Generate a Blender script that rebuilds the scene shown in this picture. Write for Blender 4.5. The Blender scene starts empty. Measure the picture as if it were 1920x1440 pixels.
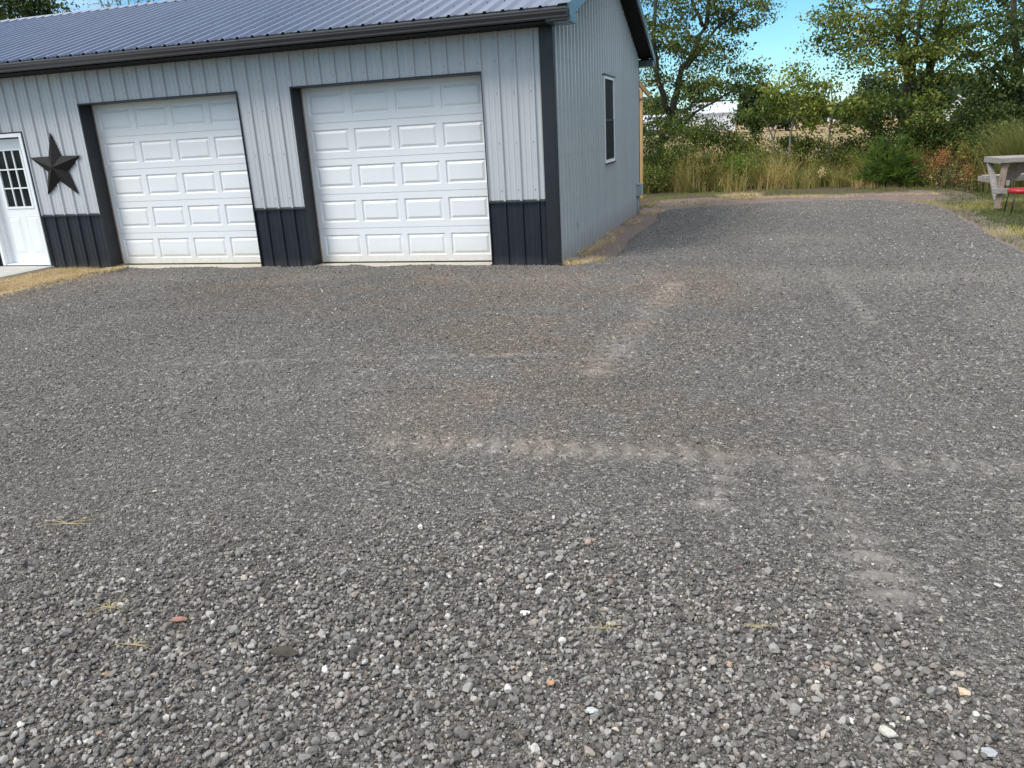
import bpy, bmesh, math, random
import numpy as np
from mathutils import Vector, Matrix

random.seed(7)
rng = np.random.default_rng(11)
scene = bpy.context.scene
COL = scene.collection

# ------------------------------------------------------------------ camera
FPX, PITCH, ROLL, YAW = 1468.676, 0.308514, -0.05632, -0.300658
CAM = np.array([2.4101, -10.1881, 1.7193])
cF = np.array([math.sin(YAW)*math.cos(PITCH), math.cos(YAW)*math.cos(PITCH), -math.sin(PITCH)])
_r0 = np.array([math.cos(YAW), -math.sin(YAW), 0.0]); _u0 = np.cross(_r0, cF)
cR = _r0*math.cos(ROLL) + _u0*math.sin(ROLL)
cU = -_r0*math.sin(ROLL) + _u0*math.cos(ROLL)
cam_data = bpy.data.cameras.new('camera')
cam_data.sensor_width = 36.0
cam_data.lens = FPX/1920*36
cam_data.clip_end = 4000
cam_data.clip_start = 0.05
cam = bpy.data.objects.new('camera', cam_data)
M = Matrix(((cR[0], cU[0], -cF[0], CAM[0]), (cR[1], cU[1], -cF[1], CAM[1]), (cR[2], cU[2], -cF[2], CAM[2]), (0, 0, 0, 1)))
cam.matrix_world = M
COL.objects.link(cam)
scene.camera = cam

def bearing(u, v):
    d = cF*FPX + cR*(u-960) - cU*(v-720)
    return d/math.hypot(d[0], d[1])
def at(u, v, D):
    """world point on a surveyed line of sight at horizontal distance D"""
    return CAM + bearing(u, v)*D
def flat(u, v, z=0.0):
    d = bearing(u, v); return (CAM + d*((z-CAM[2])/d[2]))[:2]

# ------------------------------------------------------------------ ground height
def gz(x, y):
    x = np.asarray(x, float); y = np.asarray(y, float)
    z = -0.014*np.clip(y, 0, 8.5)
    z = z + 0.012*np.sin(x*0.9+1.0)*np.sin(y*0.7)*np.clip((-y-0.3)/2, 0, 1)
    z = z + 0.06*np.clip((np.hypot(x-2, y+10)-60)/60, 0, 4)
    return z
def gzf(x, y): return float(gz(x, y))

# ------------------------------------------------------------------ node helpers
def new_mat(name):
    m = bpy.data.materials.new(name); m.use_nodes = True
    nt = m.node_tree
    for n in list(nt.nodes): nt.nodes.remove(n)
    out = nt.nodes.new('ShaderNodeOutputMaterial')
    b = nt.nodes.new('ShaderNodeBsdfPrincipled')
    nt.links.new(b.outputs[0], out.inputs[0])
    return m, nt, b, out
def N(nt, t, **kw):
    n = nt.nodes.new(t)
    for k, v in kw.items():
        if hasattr(n, k) and not k.startswith('i_'): setattr(n, k, v)
    return n
def setin(n, **kw):
    for k, v in kw.items(): n.inputs[k.replace('_', ' ')].default_value = v
def coords(nt, scale=(1, 1, 1), kind='Object'):
    tc = N(nt, 'ShaderNodeTexCoord'); mp = N(nt, 'ShaderNodeMapping')
    mp.inputs['Scale'].default_value = scale
    nt.links.new(tc.outputs[kind], mp.inputs['Vector'])
    return mp.outputs[0]
def noise(nt, vec, scale, detail=4, rough=.5, dist=0):
    n = N(nt, 'ShaderNodeTexNoise'); n.inputs['Scale'].default_value = scale
    n.inputs['Detail'].default_value = detail; n.inputs['Roughness'].default_value = rough
    n.inputs['Distortion'].default_value = dist
    nt.links.new(vec, n.inputs['Vector']); return n.outputs['Fac']
def ramp(nt, fac, stops, interp='LINEAR'):
    r = N(nt, 'ShaderNodeValToRGB'); r.color_ramp.interpolation = interp
    el = r.color_ramp.elements
    while len(el) > 1: el.remove(el[-1])
    el[0].position = stops[0][0]; c = stops[0][1]; el[0].color = (*c, 1) if len(c) == 3 else c
    for p, c in stops[1:]:
        e = el.new(p); e.color = (*c, 1) if len(c) == 3 else c
    nt.links.new(fac, r.inputs[0]); return r.outputs[0]
def mixc(nt, fac, a, b, mode='MIX'):
    m = N(nt, 'ShaderNodeMix'); m.data_type = 'RGBA'; m.blend_type = mode
    if isinstance(fac, float): m.inputs[0].default_value = fac
    else: nt.links.new(fac, m.inputs[0])
    for s, i in ((a, 6), (b, 7)):
        if isinstance(s, tuple): m.inputs[i].default_value = (*s, 1)
        else: nt.links.new(s, m.inputs[i])
    return m.outputs[2]
def math_(nt, op, a, b=None, clamp=False):
    m = N(nt, 'ShaderNodeMath'); m.operation = op; m.use_clamp = clamp
    for s, i in ((a, 0), (b, 1)):
        if s is None: continue
        if isinstance(s, (int, float)): m.inputs[i].default_value = s
        else: nt.links.new(s, m.inputs[i])
    return m.outputs[0]
def bump(nt, h, strength=.5, dist=.01, prev=None):
    b = N(nt, 'ShaderNodeBump'); b.inputs['Strength'].default_value = strength; b.inputs['Distance'].default_value = dist
    nt.links.new(h, b.inputs['Height'])
    if prev is not None: nt.links.new(prev, b.inputs['Normal'])
    return b.outputs[0]

def paint(name, col, rough=.45, var=.08, dirt=None, scale=3.0, spec=.5, bumpy=0.0, streak=False, coat=0.0):
    m, nt, b, o = new_mat(name)
    v = coords(nt, (1, 1, .12) if streak else (1, 1, 1))
    n = noise(nt, v, scale, 6, .6)
    c0 = tuple(c*(1-var) for c in col); c1 = tuple(min(1, c*(1+var)) for c in col)
    c = ramp(nt, n, [(.3, c0), (.7, c1)])
    if dirt:                                  # (colour, z low, z high): splashed dirt that thins out upwards
        tc = N(nt, 'ShaderNodeTexCoord'); sx = N(nt, 'ShaderNodeSeparateXYZ'); nt.links.new(tc.outputs['Object'], sx.inputs[0])
        h = N(nt, 'ShaderNodeMapRange'); nt.links.new(sx.outputs['Z'], h.inputs[0])
        setin(h, From_Min=dirt[1], From_Max=dirt[2], To_Min=1.0, To_Max=0.0)
        n2 = noise(nt, coords(nt), 14, 8, .7)
        f = math_(nt, 'MULTIPLY', h.outputs[0], n2); f = math_(nt, 'MULTIPLY', f, 1.5, True)
        c = mixc(nt, f, c, dirt[0])
    nt.links.new(c, b.inputs['Base Color'])
    rr = ramp(nt, noise(nt, v, scale*4, 4, .6), [(.3, (rough*.85,)*3), (.7, (min(1, rough*1.2),)*3)])
    nt.links.new(rr, b.inputs['Roughness'])
    b.inputs['Specular IOR Level'].default_value = spec
    b.inputs['Coat Weight'].default_value = coat
    if bumpy: nt.links.new(bump(nt, noise(nt, coords(nt), 2.2, 3, .5), bumpy, .02), b.inputs['Normal'])
    return m

# ------------------------------------------------------------------ mesh helpers
class MB:
    def __init__(s): s.v = []; s.f = []; s.sm = []
    def add(s, vs, fs, smooth=False):
        o = len(s.v); s.v += [tuple(map(float, p)) for p in vs]; s.f += [tuple(i+o for i in f) for f in fs]; s.sm += [smooth]*len(fs)
    def box(s, a, b, bevel=0.0):
        x0, y0, z0 = a; x1, y1, z1 = b
        s.hexa([(x0, y0, z0), (x1, y0, z0), (x1, y1, z0), (x0, y1, z0), (x0, y0, z1), (x1, y0, z1), (x1, y1, z1), (x0, y1, z1)])
    def hexa(s, p):
        s.add(p, [(3, 2, 1, 0), (4, 5, 6, 7), (0, 1, 5, 4), (1, 2, 6, 5), (2, 3, 7, 6), (3, 0, 4, 7)])
    def beam(s, p, q, w, h, up=(0, 0, 1)):
        p = Vector(p); q = Vector(q); d = (q-p).normalized(); u = Vector(up)
        sdir = d.cross(u)
        if sdir.length < 1e-4: sdir = Vector((1, 0, 0))
        sdir.normalize(); u = sdir.cross(d).normalized()
        c = []
        for e in (p, q):
            for a, b in ((-1, -1), (1, -1), (1, 1), (-1, 1)): c.append(e + sdir*(a*w/2) + u*(b*h/2))
        s.hexa(c)
    def tube(s, pts, rad, n=8, cap=True):
        pts = [Vector(p) for p in pts]; rings = []
        ref = Vector((.3, .2, 1)).normalized()
        for i, p in enumerate(pts):
            d = (pts[min(i+1, len(pts)-1)] - pts[max(i-1, 0)]).normalized()
            a = d.cross(ref)
            if a.length < .05: a = d.cross(Vector((1, 0, 0)))
            a.normalize(); b = d.cross(a)
            r = rad[i] if hasattr(rad, '__len__') else rad
            rings.append([p + (a*math.cos(t)+b*math.sin(t))*r for t in [2*math.pi*k/n for k in range(n)]])
        vs = [v for r in rings for v in r]; fs = []
        for i in range(len(pts)-1):
            for k in range(n):
                fs.append((i*n+k, i*n+(k+1) % n, (i+1)*n+(k+1) % n, (i+1)*n+k))
        if cap: fs.append(tuple(range(n-1, -1, -1))); fs.append(tuple((len(pts)-1)*n+k for k in range(n)))
        s.add(vs, fs, True)
    def build(s, name, mat, parent=None, bevel=0.0):
        me = bpy.data.meshes.new(name); me.from_pydata(s.v, [], s.f); me.update()
        me.polygons.foreach_set('use_smooth', s.sm)
        me.materials.append(mat)
        o = bpy.data.objects.new(name, me); COL.objects.link(o)
        if parent is not None: o.parent = parent; 
        if bevel:
            m = o.modifiers.new('bevel', 'BEVEL'); m.width = bevel; m.segments = 2; m.limit_method = 'ANGLE'
        return o
def tag(o, label=None, cat=None, group=None, kind=None):
    if label: o['label'] = label
    if cat: o['category'] = cat
    if group: o['group'] = group
    if kind: o['kind'] = kind
    return o
def empty(name, loc=(0, 0, 0)):
    o = bpy.data.objects.new(name, None); o.location = loc; o.empty_display_size = .2; COL.objects.link(o); return o
def keep(child, root):
    """parts are modelled in world space; give them the inverse of their thing's base"""
    child.parent = root
    child.matrix_parent_inverse = Matrix.Translation(-Vector(root.location))
    return child
def np_mesh(name, V, F, mat, parent=None, attr=None, smooth=False):
    """V (n,3), F (m,k) all same size; attr = dict name -> per-vertex float array"""
    me = bpy.data.meshes.new(name)
    V = np.ascontiguousarray(V, np.float32); F = np.ascontiguousarray(F, np.int32)
    n, (m, k) = len(V), F.shape
    me.vertices.add(n); me.vertices.foreach_set('co', V.ravel())
    me.loops.add(m*k); me.loops.foreach_set('vertex_index', F.ravel())
    me.polygons.add(m); me.polygons.foreach_set('loop_start', np.arange(0, m*k, k, dtype=np.int32))
    me.polygons.foreach_set('loop_total', np.full(m, k, np.int32))
    me.update(calc_edges=True)
    me.polygons.foreach_set('use_smooth', np.full(m, smooth))
    for nm, a in (attr or {}).items():
        at_ = me.attributes.new(nm, 'FLOAT', 'POINT'); at_.data.foreach_set('value', np.ascontiguousarray(a, np.float32))
    me.materials.append(mat)
    o = bpy.data.objects.new(name, me); COL.objects.link(o)
    if parent is not None: o.parent = parent
    return o
def attr_node(nt, nm):
    a = N(nt, 'ShaderNodeAttribute'); a.attribute_name = nm; return a.outputs['Fac']

# ------------------------------------------------------------------ world + sun
SUN_EL, SUN_AZ = math.radians(52), math.radians(-142)     # azimuth measured from +Y clockwise (towards +X)
world = bpy.data.worlds.new('World'); scene.world = world; world.use_nodes = True
wt = world.node_tree
for n in list(wt.nodes): wt.nodes.remove(n)
wo = wt.nodes.new('ShaderNodeOutputWorld'); bg = wt.nodes.new('ShaderNodeBackground'); wt.links.new(bg.outputs[0], wo.inputs[0])
sky = wt.nodes.new('ShaderNodeTexSky'); sky.sky_type = 'NISHITA'; sky.sun_disc = False
sky.sun_elevation = SUN_EL; sky.sun_rotation = SUN_AZ; sky.air_density = 1.0; sky.dust_density = 0.05; sky.ozone_density = 2.0
hs = wt.nodes.new('ShaderNodeHueSaturation'); hs.inputs['Saturation'].default_value = 1.1; hs.inputs['Hue'].default_value = .49
wt.links.new(sky.outputs[0], hs.inputs['Color'])
tc = wt.nodes.new('ShaderNodeTexCoord'); mp = wt.nodes.new('ShaderNodeMapping'); mp.inputs['Scale'].default_value = (1, 1, 3.2)
wt.links.new(tc.outputs['Generated'], mp.inputs[0])
cn = wt.nodes.new('ShaderNodeTexNoise'); cn.inputs['Scale'].default_value = 2.6; cn.inputs['Detail'].default_value = 8; cn.inputs['Roughness'].default_value = .55
wt.links.new(mp.outputs[0], cn.inputs['Vector'])
cr = wt.nodes.new('ShaderNodeValToRGB'); cr.color_ramp.elements[0].position = .47; cr.color_ramp.elements[1].position = .68
cr.color_ramp.elements[1].color = (.85, .85, .85, 1)
sx = wt.nodes.new('ShaderNodeSeparateXYZ'); wt.links.new(tc.outputs['Generated'], sx.inputs[0])
el_ = wt.nodes.new('ShaderNodeMapRange'); wt.links.new(sx.outputs['Z'], el_.inputs[0])
for k_, v_ in (('From Min', .10), ('From Max', .55), ('To Min', -.07), ('To Max', .26)): el_.inputs[k_].default_value = v_  # cloud cover thickened overhead, out of view, to whiten the fill light
ad = wt.nodes.new('ShaderNodeMath'); ad.operation = 'ADD'; wt.links.new(cn.outputs['Fac'], ad.inputs[0]); wt.links.new(el_.outputs[0], ad.inputs[1])
wt.links.new(ad.outputs[0], cr.inputs[0])
wm = wt.nodes.new('ShaderNodeMix'); wm.data_type = 'RGBA'
wt.links.new(cr.outputs[0], wm.inputs[0]); tn = wt.nodes.new('ShaderNodeMix'); tn.data_type = 'RGBA'; tn.blend_type = 'MULTIPLY'; tn.inputs[0].default_value = 1; tn.inputs[7].default_value = (.54, .81, 1.0, 1)
wt.links.new(hs.outputs[0], tn.inputs[6]); wt.links.new(tn.outputs[2], wm.inputs[6]); wm.inputs[7].default_value = (8.5, 8.8, 9.2, 1)
wt.links.new(wm.outputs[2], bg.inputs[0])
bg.inputs['Strength'].default_value = 0.13
sd = bpy.data.lights.new('sun', 'SUN'); sd.energy = 2.4; sd.angle = math.radians(20); sd.color = (1, .95, .87)
so = bpy.data.objects.new('sun', sd); COL.objects.link(so)
sv = Vector((math.sin(SUN_AZ)*math.cos(SUN_EL), math.cos(SUN_AZ)*math.cos(SUN_EL), math.sin(SUN_EL)))
so.rotation_euler = sv.to_track_quat('Z', 'Y').to_euler(); so.location = (-20, -30, 40)
scene.view_settings.view_transform = 'Standard'; scene.view_settings.look = 'None'
scene.view_settings.exposure = 0.35; scene.view_settings.gamma = 1
scene.cycles.use_denoising = True
scene.cycles.max_bounces = 6
scene.cycles.transparent_max_bounces = 8

# ================================================================== GROUND
def ring_grid(x0, x1, y0, y1, nx, ny):
    xs = np.linspace(x0, x1, nx); ys = np.linspace(y0, y1, ny)
    X, Y = np.meshgrid(xs, ys); idx = np.arange(nx*ny).reshape(ny, nx)
    F = np.stack([idx[:-1, :-1], idx[:-1, 1:], idx[1:, 1:], idx[1:, :-1]], -1).reshape(-1, 4)
    return X.ravel(), Y.ravel(), F
# -- base soil / turf sheet out to the horizon
m_soil, nt, b, o = new_mat('soil_turf')
v = coords(nt)
n1 = noise(nt, v, .8, 6, .6); n2 = noise(nt, v, 9, 6, .7); n3 = noise(nt, v, 60, 3, .6)
soilc = ramp(nt, n3, [(.3, (.065, .048, .038)), (.7, (.17, .125, .10))])
turf = ramp(nt, n2, [(.3, (.05, .065, .022)), (.55, (.11, .12, .04)), (.75, (.26, .22, .10))])
mask = ramp(nt, math_(nt, 'ADD', math_(nt, 'MULTIPLY', n1, .7), math_(nt, 'MULTIPLY', n2, .3)), [(.45, (0,)*3), (.56, (1,)*3)])
nt.links.new(mixc(nt, mask, soilc, turf), b.inputs['Base Color']); b.inputs['Roughness'].default_value = .95
b.inputs['Specular IOR Level'].default_value = .15
nt.links.new(bump(nt, n3, .8, .02, bump(nt, n2, .6, .05)), b.inputs['Normal'])
xs = np.concatenate([-np.geomspace(1500, 14, 18), np.linspace(-12, 14, 66), np.geomspace(16, 1500, 18)])
ys = np.concatenate([-np.geomspace(400, 16, 12), np.linspace(-14, 20, 86), np.geomspace(21, 1800, 26)])
X, Y = np.meshgrid(xs, ys); idx = np.arange(X.size).reshape(X.shape)
F = np.stack([idx[:-1, :-1], idx[:-1, 1:], idx[1:, 1:], idx[1:, :-1]], -1).reshape(-1, 4)
g = np_mesh('ground', np.stack([X.ravel(), Y.ravel(), gz(X.ravel(), Y.ravel())-.012], 1), F, m_soil, smooth=True)
tag(g, kind='structure')

# -- gravel driveway outline (world metres, surveyed edge)
EDGE = [(-7.35, -2.3), (-7.42, -1.1), (-7.33, -.28), (-6.9, -.03), (-5.0, .0), (-3.0, .0), (-.9, -.01), (.12, -.10), (.55, .35), (.62, 1.7), (.52, 3.0), (.66, 5.9), (.5, 7.4), (.6, 8.15),
        (1.17, 8.74), (2.35, 9.15), (3.99, 9.42), (5.0, 9.1), (5.62, 8.52), (5.93, 7.7), (5.98, 6.3), (5.88, 3.92), (5.72, 2.39), (5.68, .93), (6.2, -.6), (7.6, -2.2), (10.5, -3.6), (16, -5), (16, -16), (-14, -16), (-14, -6.2), (-10.5, -4.2)]
EP = np.array(EDGE)
def edge_dist(x, y):
    """signed distance to the driveway outline, positive inside"""
    P = np.stack([x, y], 1); best = np.full(len(P), 1e9); inside = np.zeros(len(P), bool)
    n = len(EP)
    for i in range(n):
        a = EP[i]; c = EP[(i+1) % n]; ac = c-a
        t = np.clip(((P-a)@ac)/(ac@ac), 0, 1); d = np.hypot(*(P-(a+t[:, None]*ac)).T)
        best = np.minimum(best, d)
        cond = ((a[1] > P[:, 1]) != (c[1] > P[:, 1]))
        with np.errstate(divide='ignore', invalid='ignore'):
            xi = (c[0]-a[0])*(P[:, 1]-a[1])/(c[1]-a[1]+1e-12)+a[0]
        inside ^= cond & (P[:, 0] < xi)
    return np.where(inside, best, -best)
# smooth value noise in numpy
_tab = rng.random((256, 256))
def vnoise(x, y, s):
    x = np.asarray(x)*s+91.3; y = np.asarray(y)*s+37.7
    xi = np.floor(x).astype(int); yi = np.floor(y).astype(int); fx = x-xi; fy = y-yi
    fx = fx*fx*(3-2*fx); fy = fy*fy*(3-2*fy)
    g_ = lambda i, j: _tab[(xi+i) % 256, (yi+j) % 256]
    return (g_(0, 0)*(1-fx)+g_(1, 0)*fx)*(1-fy)+(g_(0, 1)*(1-fx)+g_(1, 1)*fx)*fy
def fbm(x, y, s): return (vnoise(x, y, s)*.5+vnoise(x, y, s*2.1)*.27+vnoise(x, y, s*4.3)*.15+vnoise(x, y, s*9)*.08)

def seg_mask(x, y, a, c, w):
    a = np.array(a); c = np.array(c); P = np.stack([x, y], 1); ac = c-a
    t = np.clip(((P-a)@ac)/(ac@ac), 0, 1); d = np.hypot(*(P-(a+t[:, None]*ac)).T)
    return np.clip(1.25-d/w, 0, 1), t*np.hypot(*ac)
TRACKS = [((2.98, -7.40), (2.70, -6.1), .15), ((.45, -6.30), (5.2, -5.98), .16), ((1.40, -4.7), (1.62, -1.4), .22), ((2.28, -6.8), (2.36, -6.1), .10), ((-2.4, -4.9), (.9, -4.3), .07), ((3.3, -.5), (3.45, -3.2), .09)]
LUG = .15
def lug(x, y, a, c, t, w):
    """chevron lug pattern pressed by a tractor tyre"""
    a = np.array(a); c = np.array(c); d = (c-a)/np.hypot(*(c-a)); side_ = np.abs((x-a[0])*d[1]-(y-a[1])*d[0])
    return np.clip(np.sin((t+side_*.35+.5*(vnoise(x, y, 2.2)-.5)*LUG)*2*math.pi/LUG)*1.3+.35, 0, 1)
def fines(x, y):
    """0..1: compacted stone dust (wheel tracks, scraped patches)"""
    f = np.clip((fbm(x, y, .55)-.50)*5, 0, 1)*np.clip((y+7.4)/2.0, 0, 1)*.22
    f = np.maximum(f, np.clip(1-np.abs(y+.9)/1.1, 0, 1)*np.clip((fbm(x, y, .9)-.36)*6, 0, 1)*.5)
    for a, c, w in TRACKS:
        m_, t = seg_mask(x, y, a, c, w)
        f = np.maximum(f, m_*np.clip((fbm(x, y, 1.3)-.28)*6, .60, 1)*(.25+.75*lug(x, y, a, c, t, w))*(.7+.6*vnoise(x, y, 3)))
    return np.clip(f, 0, 1)
def brown(x, y):
    """brownish soil mixed into the stone where machines crossed"""
    b_ = np.zeros(len(x))
    for cx_, cy_, rx_, ry_ in [(-1.2, -1.7, 3.4, 1.5), (.7, -3.4, 1.5, 1.6), (.95, -5.2, .9, 1.3), (1.7, -1.6, 1.0, 1.6), (-3.6, -1.6, 1.0, .9), (2.1, -5.6, .8, .6), (-8, -1.5, 2, 1.5)]:
        b_ = np.maximum(b_, np.clip(1.3-np.hypot((x-cx_)/rx_, (y-cy_)/ry_), 0, 1))
    return np.clip(b_*1.3, 0, 1)*np.clip((fbm(x, y, 1.7)-.34)*5, 0, 1)
def tread(x, y):
    h = np.zeros(len(x))
    for a, c, w in TRACKS[:4]:
        m_, t = seg_mask(x, y, a, c, w)
        h += -.012*m_+m_*.016*lug(x, y, a, c, t, w)
    return h
def micro(x, y):
    h = .020*(fbm(x, y, .8)-.5) + .010*(fbm(x, y, 3.1)-.5)
    # low scrape ridges running roughly along the front of the garage
    q = y + .12*x + .25*(vnoise(x, y, .7)-.5)
    h += .011*np.clip(np.sin(q*2*math.pi/1.3)*3-2.1, 0, 1)*np.clip((fbm(x, y, .9)-.42)*5, 0, 1)
    h += .045*np.clip(1-np.abs(y+.06)/.22, 0, 1)*vnoise(x, y, 3.5)*(x < .2)*(x > -7.3)
    return h + tread(x, y)

# gravel surface material: packed fines with stone cells
m_grav, nt, b, o = new_mat('packed_gravel')
v = coords(nt)
vo = N(nt, 'ShaderNodeTexVoronoi'); vo.inputs['Scale'].default_value = 48; nt.links.new(v, vo.inputs['Vector'])
vo2 = N(nt, 'ShaderNodeTexVoronoi'); vo2.inputs['Scale'].default_value = 120; nt.links.new(v, vo2.inputs['Vector'])
sep = N(nt, 'ShaderNodeSeparateColor'); nt.links.new(vo.outputs['Color'], sep.inputs[0])
sep2 = N(nt, 'ShaderNodeSeparateColor'); nt.links.new(vo2.outputs['Color'], sep2.inputs[0])
stone = ramp(nt, sep.outputs[0], [(0, (.062, .057, .053)), (.5, (.130, .122, .113)), (.85, (.22, .208, .193)), (.955, (.33, .315, .292)), (.975, (.60, .58, .54))])
small = ramp(nt, sep2.outputs[0], [(0, (.062, .057, .054)), (.6, (.138, .129, .120)), (.94, (.24, .227, .212)), (.97, (.50, .48, .45))])
c = mixc(nt, .5, stone, small)
f_at = attr_node(nt, 'fines')
dust = ramp(nt, noise(nt, v, 45, 5, .7), [(.3, (.20, .183, .166)), (.7, (.30, .276, .25))])
ff = math_(nt, 'MULTIPLY', f_at, .72, True)
c = mixc(nt, ff, c, mixc(nt, .25, dust, c))
br_ = attr_node(nt, 'brown')
c = mixc(nt, math_(nt, 'MULTIPLY', br_, .65), c, mixc(nt, 1.0, c, (1.17, .98, .83), 'MULTIPLY'))
damp = ramp(nt, noise(nt, v, .3, 4, .6), [(.35, (.90, .90, .90)), (.65, (1.05, 1.04, 1.02))])
c = mixc(nt, 1.0, c, damp, 'MULTIPLY')
nt.links.new(c, b.inputs['Base Color']); b.inputs['Roughness'].default_value = .9; b.inputs['Specular IOR Level'].default_value = .25
h1 = math_(nt, 'SUBTRACT', 1.0, vo.outputs['Distance']); h2 = math_(nt, 'SUBTRACT', 1.0, vo2.outputs['Distance'])
inv = math_(nt, 'SUBTRACT', 1.0, math_(nt, 'MULTIPLY', f_at, .75))
bn = bump(nt, math_(nt, 'MULTIPLY', h2, inv), .9, .006, bump(nt, math_(nt, 'MULTIPLY', h1, inv), 1.0, .016))
nt.links.new(bn, b.inputs['Normal'])

# mesh: fine grid clipped to the outline with a ragged edge
def gravel_grid(x0, x1, y0, y1, step):
    nx = int((x1-x0)/step)+1; ny = int((y1-y0)/step)+1
    return ring_grid(x0, x1, y0, y1, nx, ny)
gx_ = np.concatenate([np.arange(-14, -2.6, .07), np.arange(-2.6, 5.2, .03), np.arange(5.2, 16, .07)]); gy_ = np.concatenate([np.arange(-15, -7.7, .07), np.arange(-7.7, -5.4, .018), np.arange(-5.4, -1.2, .035), np.arange(-1.2, .3, .04), np.arange(.3, 9.8, .07)])
X, Y = np.meshgrid(gx_, gy_); idx = np.arange(X.size).reshape(X.shape)
F = np.stack([idx[:-1, :-1], idx[:-1, 1:], idx[1:, 1:], idx[1:, :-1]], -1).reshape(-1, 4); X, Y = X.ravel(), Y.ravel()
ed = edge_dist(X, Y) + .22*(fbm(X, Y, 2.2)-.45)*np.where((X > .2) | (X < -7), 1, .25)
inside = ed > 0
Z = gz(X, Y) + micro(X, Y) + np.clip(ed*.35, -.03, .03) - .012
keepf = inside[F].all(1)
used = np.zeros(len(X), bool); used[F[keepf].ravel()] = True
remap = np.cumsum(used)-1
g = np_mesh('gravel_driveway', np.stack([X, Y, Z], 1)[used], remap[F[keepf]], m_grav, attr={'fines': fines(X[used], Y[used]), 'brown': brown(X[used], Y[used])}, smooth=True)
tag(g, kind='structure')
def surf(x, y):
    e = edge_dist(x, y)
    return gz(x, y) + np.where(e > -.05, micro(x, y)+np.clip(e*.35, -.03, .03), 0) - .012

# ------------------------------------------------------------------ stones
def ico(sub):
    bm = bmesh.new(); bmesh.ops.create_icosphere(bm, subdivisions=sub, radius=1.0)
    V = np.array([v.co[:] for v in bm.verts]); F = np.array([[v.index for v in f.verts] for f in bm.faces]); bm.free(); return V, F
def stone_templates(sub, n, planes):
    V0, F0 = ico(sub); T = []
    for k in range(n):
        V = V0.copy()
        for _ in range(planes):
            d = rng.normal(size=3); d /= np.linalg.norm(d); h = rng.uniform(.36, .78)
            ex = np.clip(V@d-h, 0, None); V -= ex[:, None]*d
        V *= 1+rng.normal(0, .05, (len(V), 1)); T.append(V)
    return np.array(T), F0
def stones_mesh(name, x, y, size, cval, sub, ntemp=14, planes=9, sink=.25, mat=None, flatk=(.5, .85)):
    T, F0 = stone_templates(sub, ntemp, planes); n = len(x)
    P = T[rng.integers(0, ntemp, n)]                                    # n,k,3
    sc = np.stack([np.ones(n), rng.uniform(.6, .95, n), rng.uniform(flatk[0], flatk[1], n)], 1)*size[:, None]*.5
    P = P*sc[:, None, :]
    ax, ay, az = rng.normal(0, .35, n), rng.normal(0, .35, n), rng.uniform(0, 2*math.pi, n)
    def rot(P, i, j, a):
        c, s = np.cos(a)[:, None], np.sin(a)[:, None]; A = P[:, :, i]*c-P[:, :, j]*s; B = P[:, :, i]*s+P[:, :, j]*c
        P[:, :, i] = A; P[:, :, j] = B
    rot(P, 1, 2, ax); rot(P, 0, 2, ay); rot(P, 0, 1, az)
    z = surf(x, y)+size*(sink+rng.uniform(-.06, .16, n))
    P[:, :, 0] += x[:, None]; P[:, :, 1] += y[:, None]; P[:, :, 2] += z[:, None]
    k = P.shape[1]
    F = (F0[None]+(np.arange(n)*k)[:, None, None]).reshape(-1, 3)
    return P.reshape(-1, 3), F, np.repeat(cval, k)
m_stone, nt, b, o = new_mat('crushed_stone')
v = coords(nt); a = attr_node(nt, 'tone')
c = ramp(nt, a, [(0, (.072, .066, .062)), (.28, (.140, .131, .122)), (.52, (.24, .226, .210)), (.74, (.37, .35, .325)), (.90, (.50, .48, .45)), (1.0, (.62, .60, .56))])
pk = ramp(nt, math_(nt, 'FRACT', math_(nt, 'MULTIPLY', a, 173.0)), [(.84, (1, 1, 1)), (.90, (1.07, 1.0, .92)), (.992, (1.10, 1.0, .90)), (.996, (1.28, .98, .82))])
c = mixc(nt, 1.0, c, pk, 'MULTIPLY')
sp = ramp(nt, noise(nt, v, 260, 4, .7), [(.3, (.74,)*3), (.7, (1.22,)*3)])
c = mixc(nt, 1.0, c, sp, 'MULTIPLY')
nt.links.new(c, b.inputs['Base Color']); b.inputs['Roughness'].default_value = .85; b.inputs['Specular IOR Level'].default_value = .3
nt.links.new(bump(nt, noise(nt, v, 180, 3, .6), .5, .003), b.inputs['Normal'])
def scatter(r0, r1, dens, half=.92):
    a0 = YAW; n = int(half*(r1*r1-r0*r0)*dens)
    r = np.sqrt(rng.uniform(r0*r0, r1*r1, n)); t = a0+rng.uniform(-half, half, n)
    return CAM[0]+r*np.sin(t), CAM[1]+r*np.cos(t)
def coarse(x, y):
    """where the top dressing is clean coarse stone: nearest the viewer, thinning away to the right"""
    rr = np.hypot(x-CAM[0], y-CAM[1])
    t = np.arctan2(x-CAM[0], y-CAM[1])-YAW
    lim = 3.1-1.0*t
    return np.clip((lim-rr)/1.0+.55+1.4*(fbm(x, y, 1.1)-.45), 0, 1)
SV, SF, SA = [], [], []
off = 0
def push(r):
    global off
    SV.append(r[0]); SF.append(r[1]+off); SA.append(r[2]); off += len(r[0])
def keep_inside(x, y, p):
    e = edge_dist(x, y); k = (e > .0) & (rng.random(len(x)) < p)
    k &= ~((y > -.03) & (x < .03))
    return x[k], y[k]
# coarse stones, near
x, y = scatter(.9, 5.2, 4300, .85); cz = coarse(x, y)
x, y = keep_inside(x, y, (.16+.84*cz)*(1-.95*fines(x, y)))
cz = coarse(x, y); s = np.exp(rng.normal(math.log(.0165), .36, len(x)))*(.62+.50*cz); s = np.clip(s, .007, .050)
push(stones_mesh('n', x, y, s, np.clip(rng.beta(1.6, 1.9, len(x))*.84+(rng.random(len(x)) < .06)*.28, 0, 1), 2, sink=.22))
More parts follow.
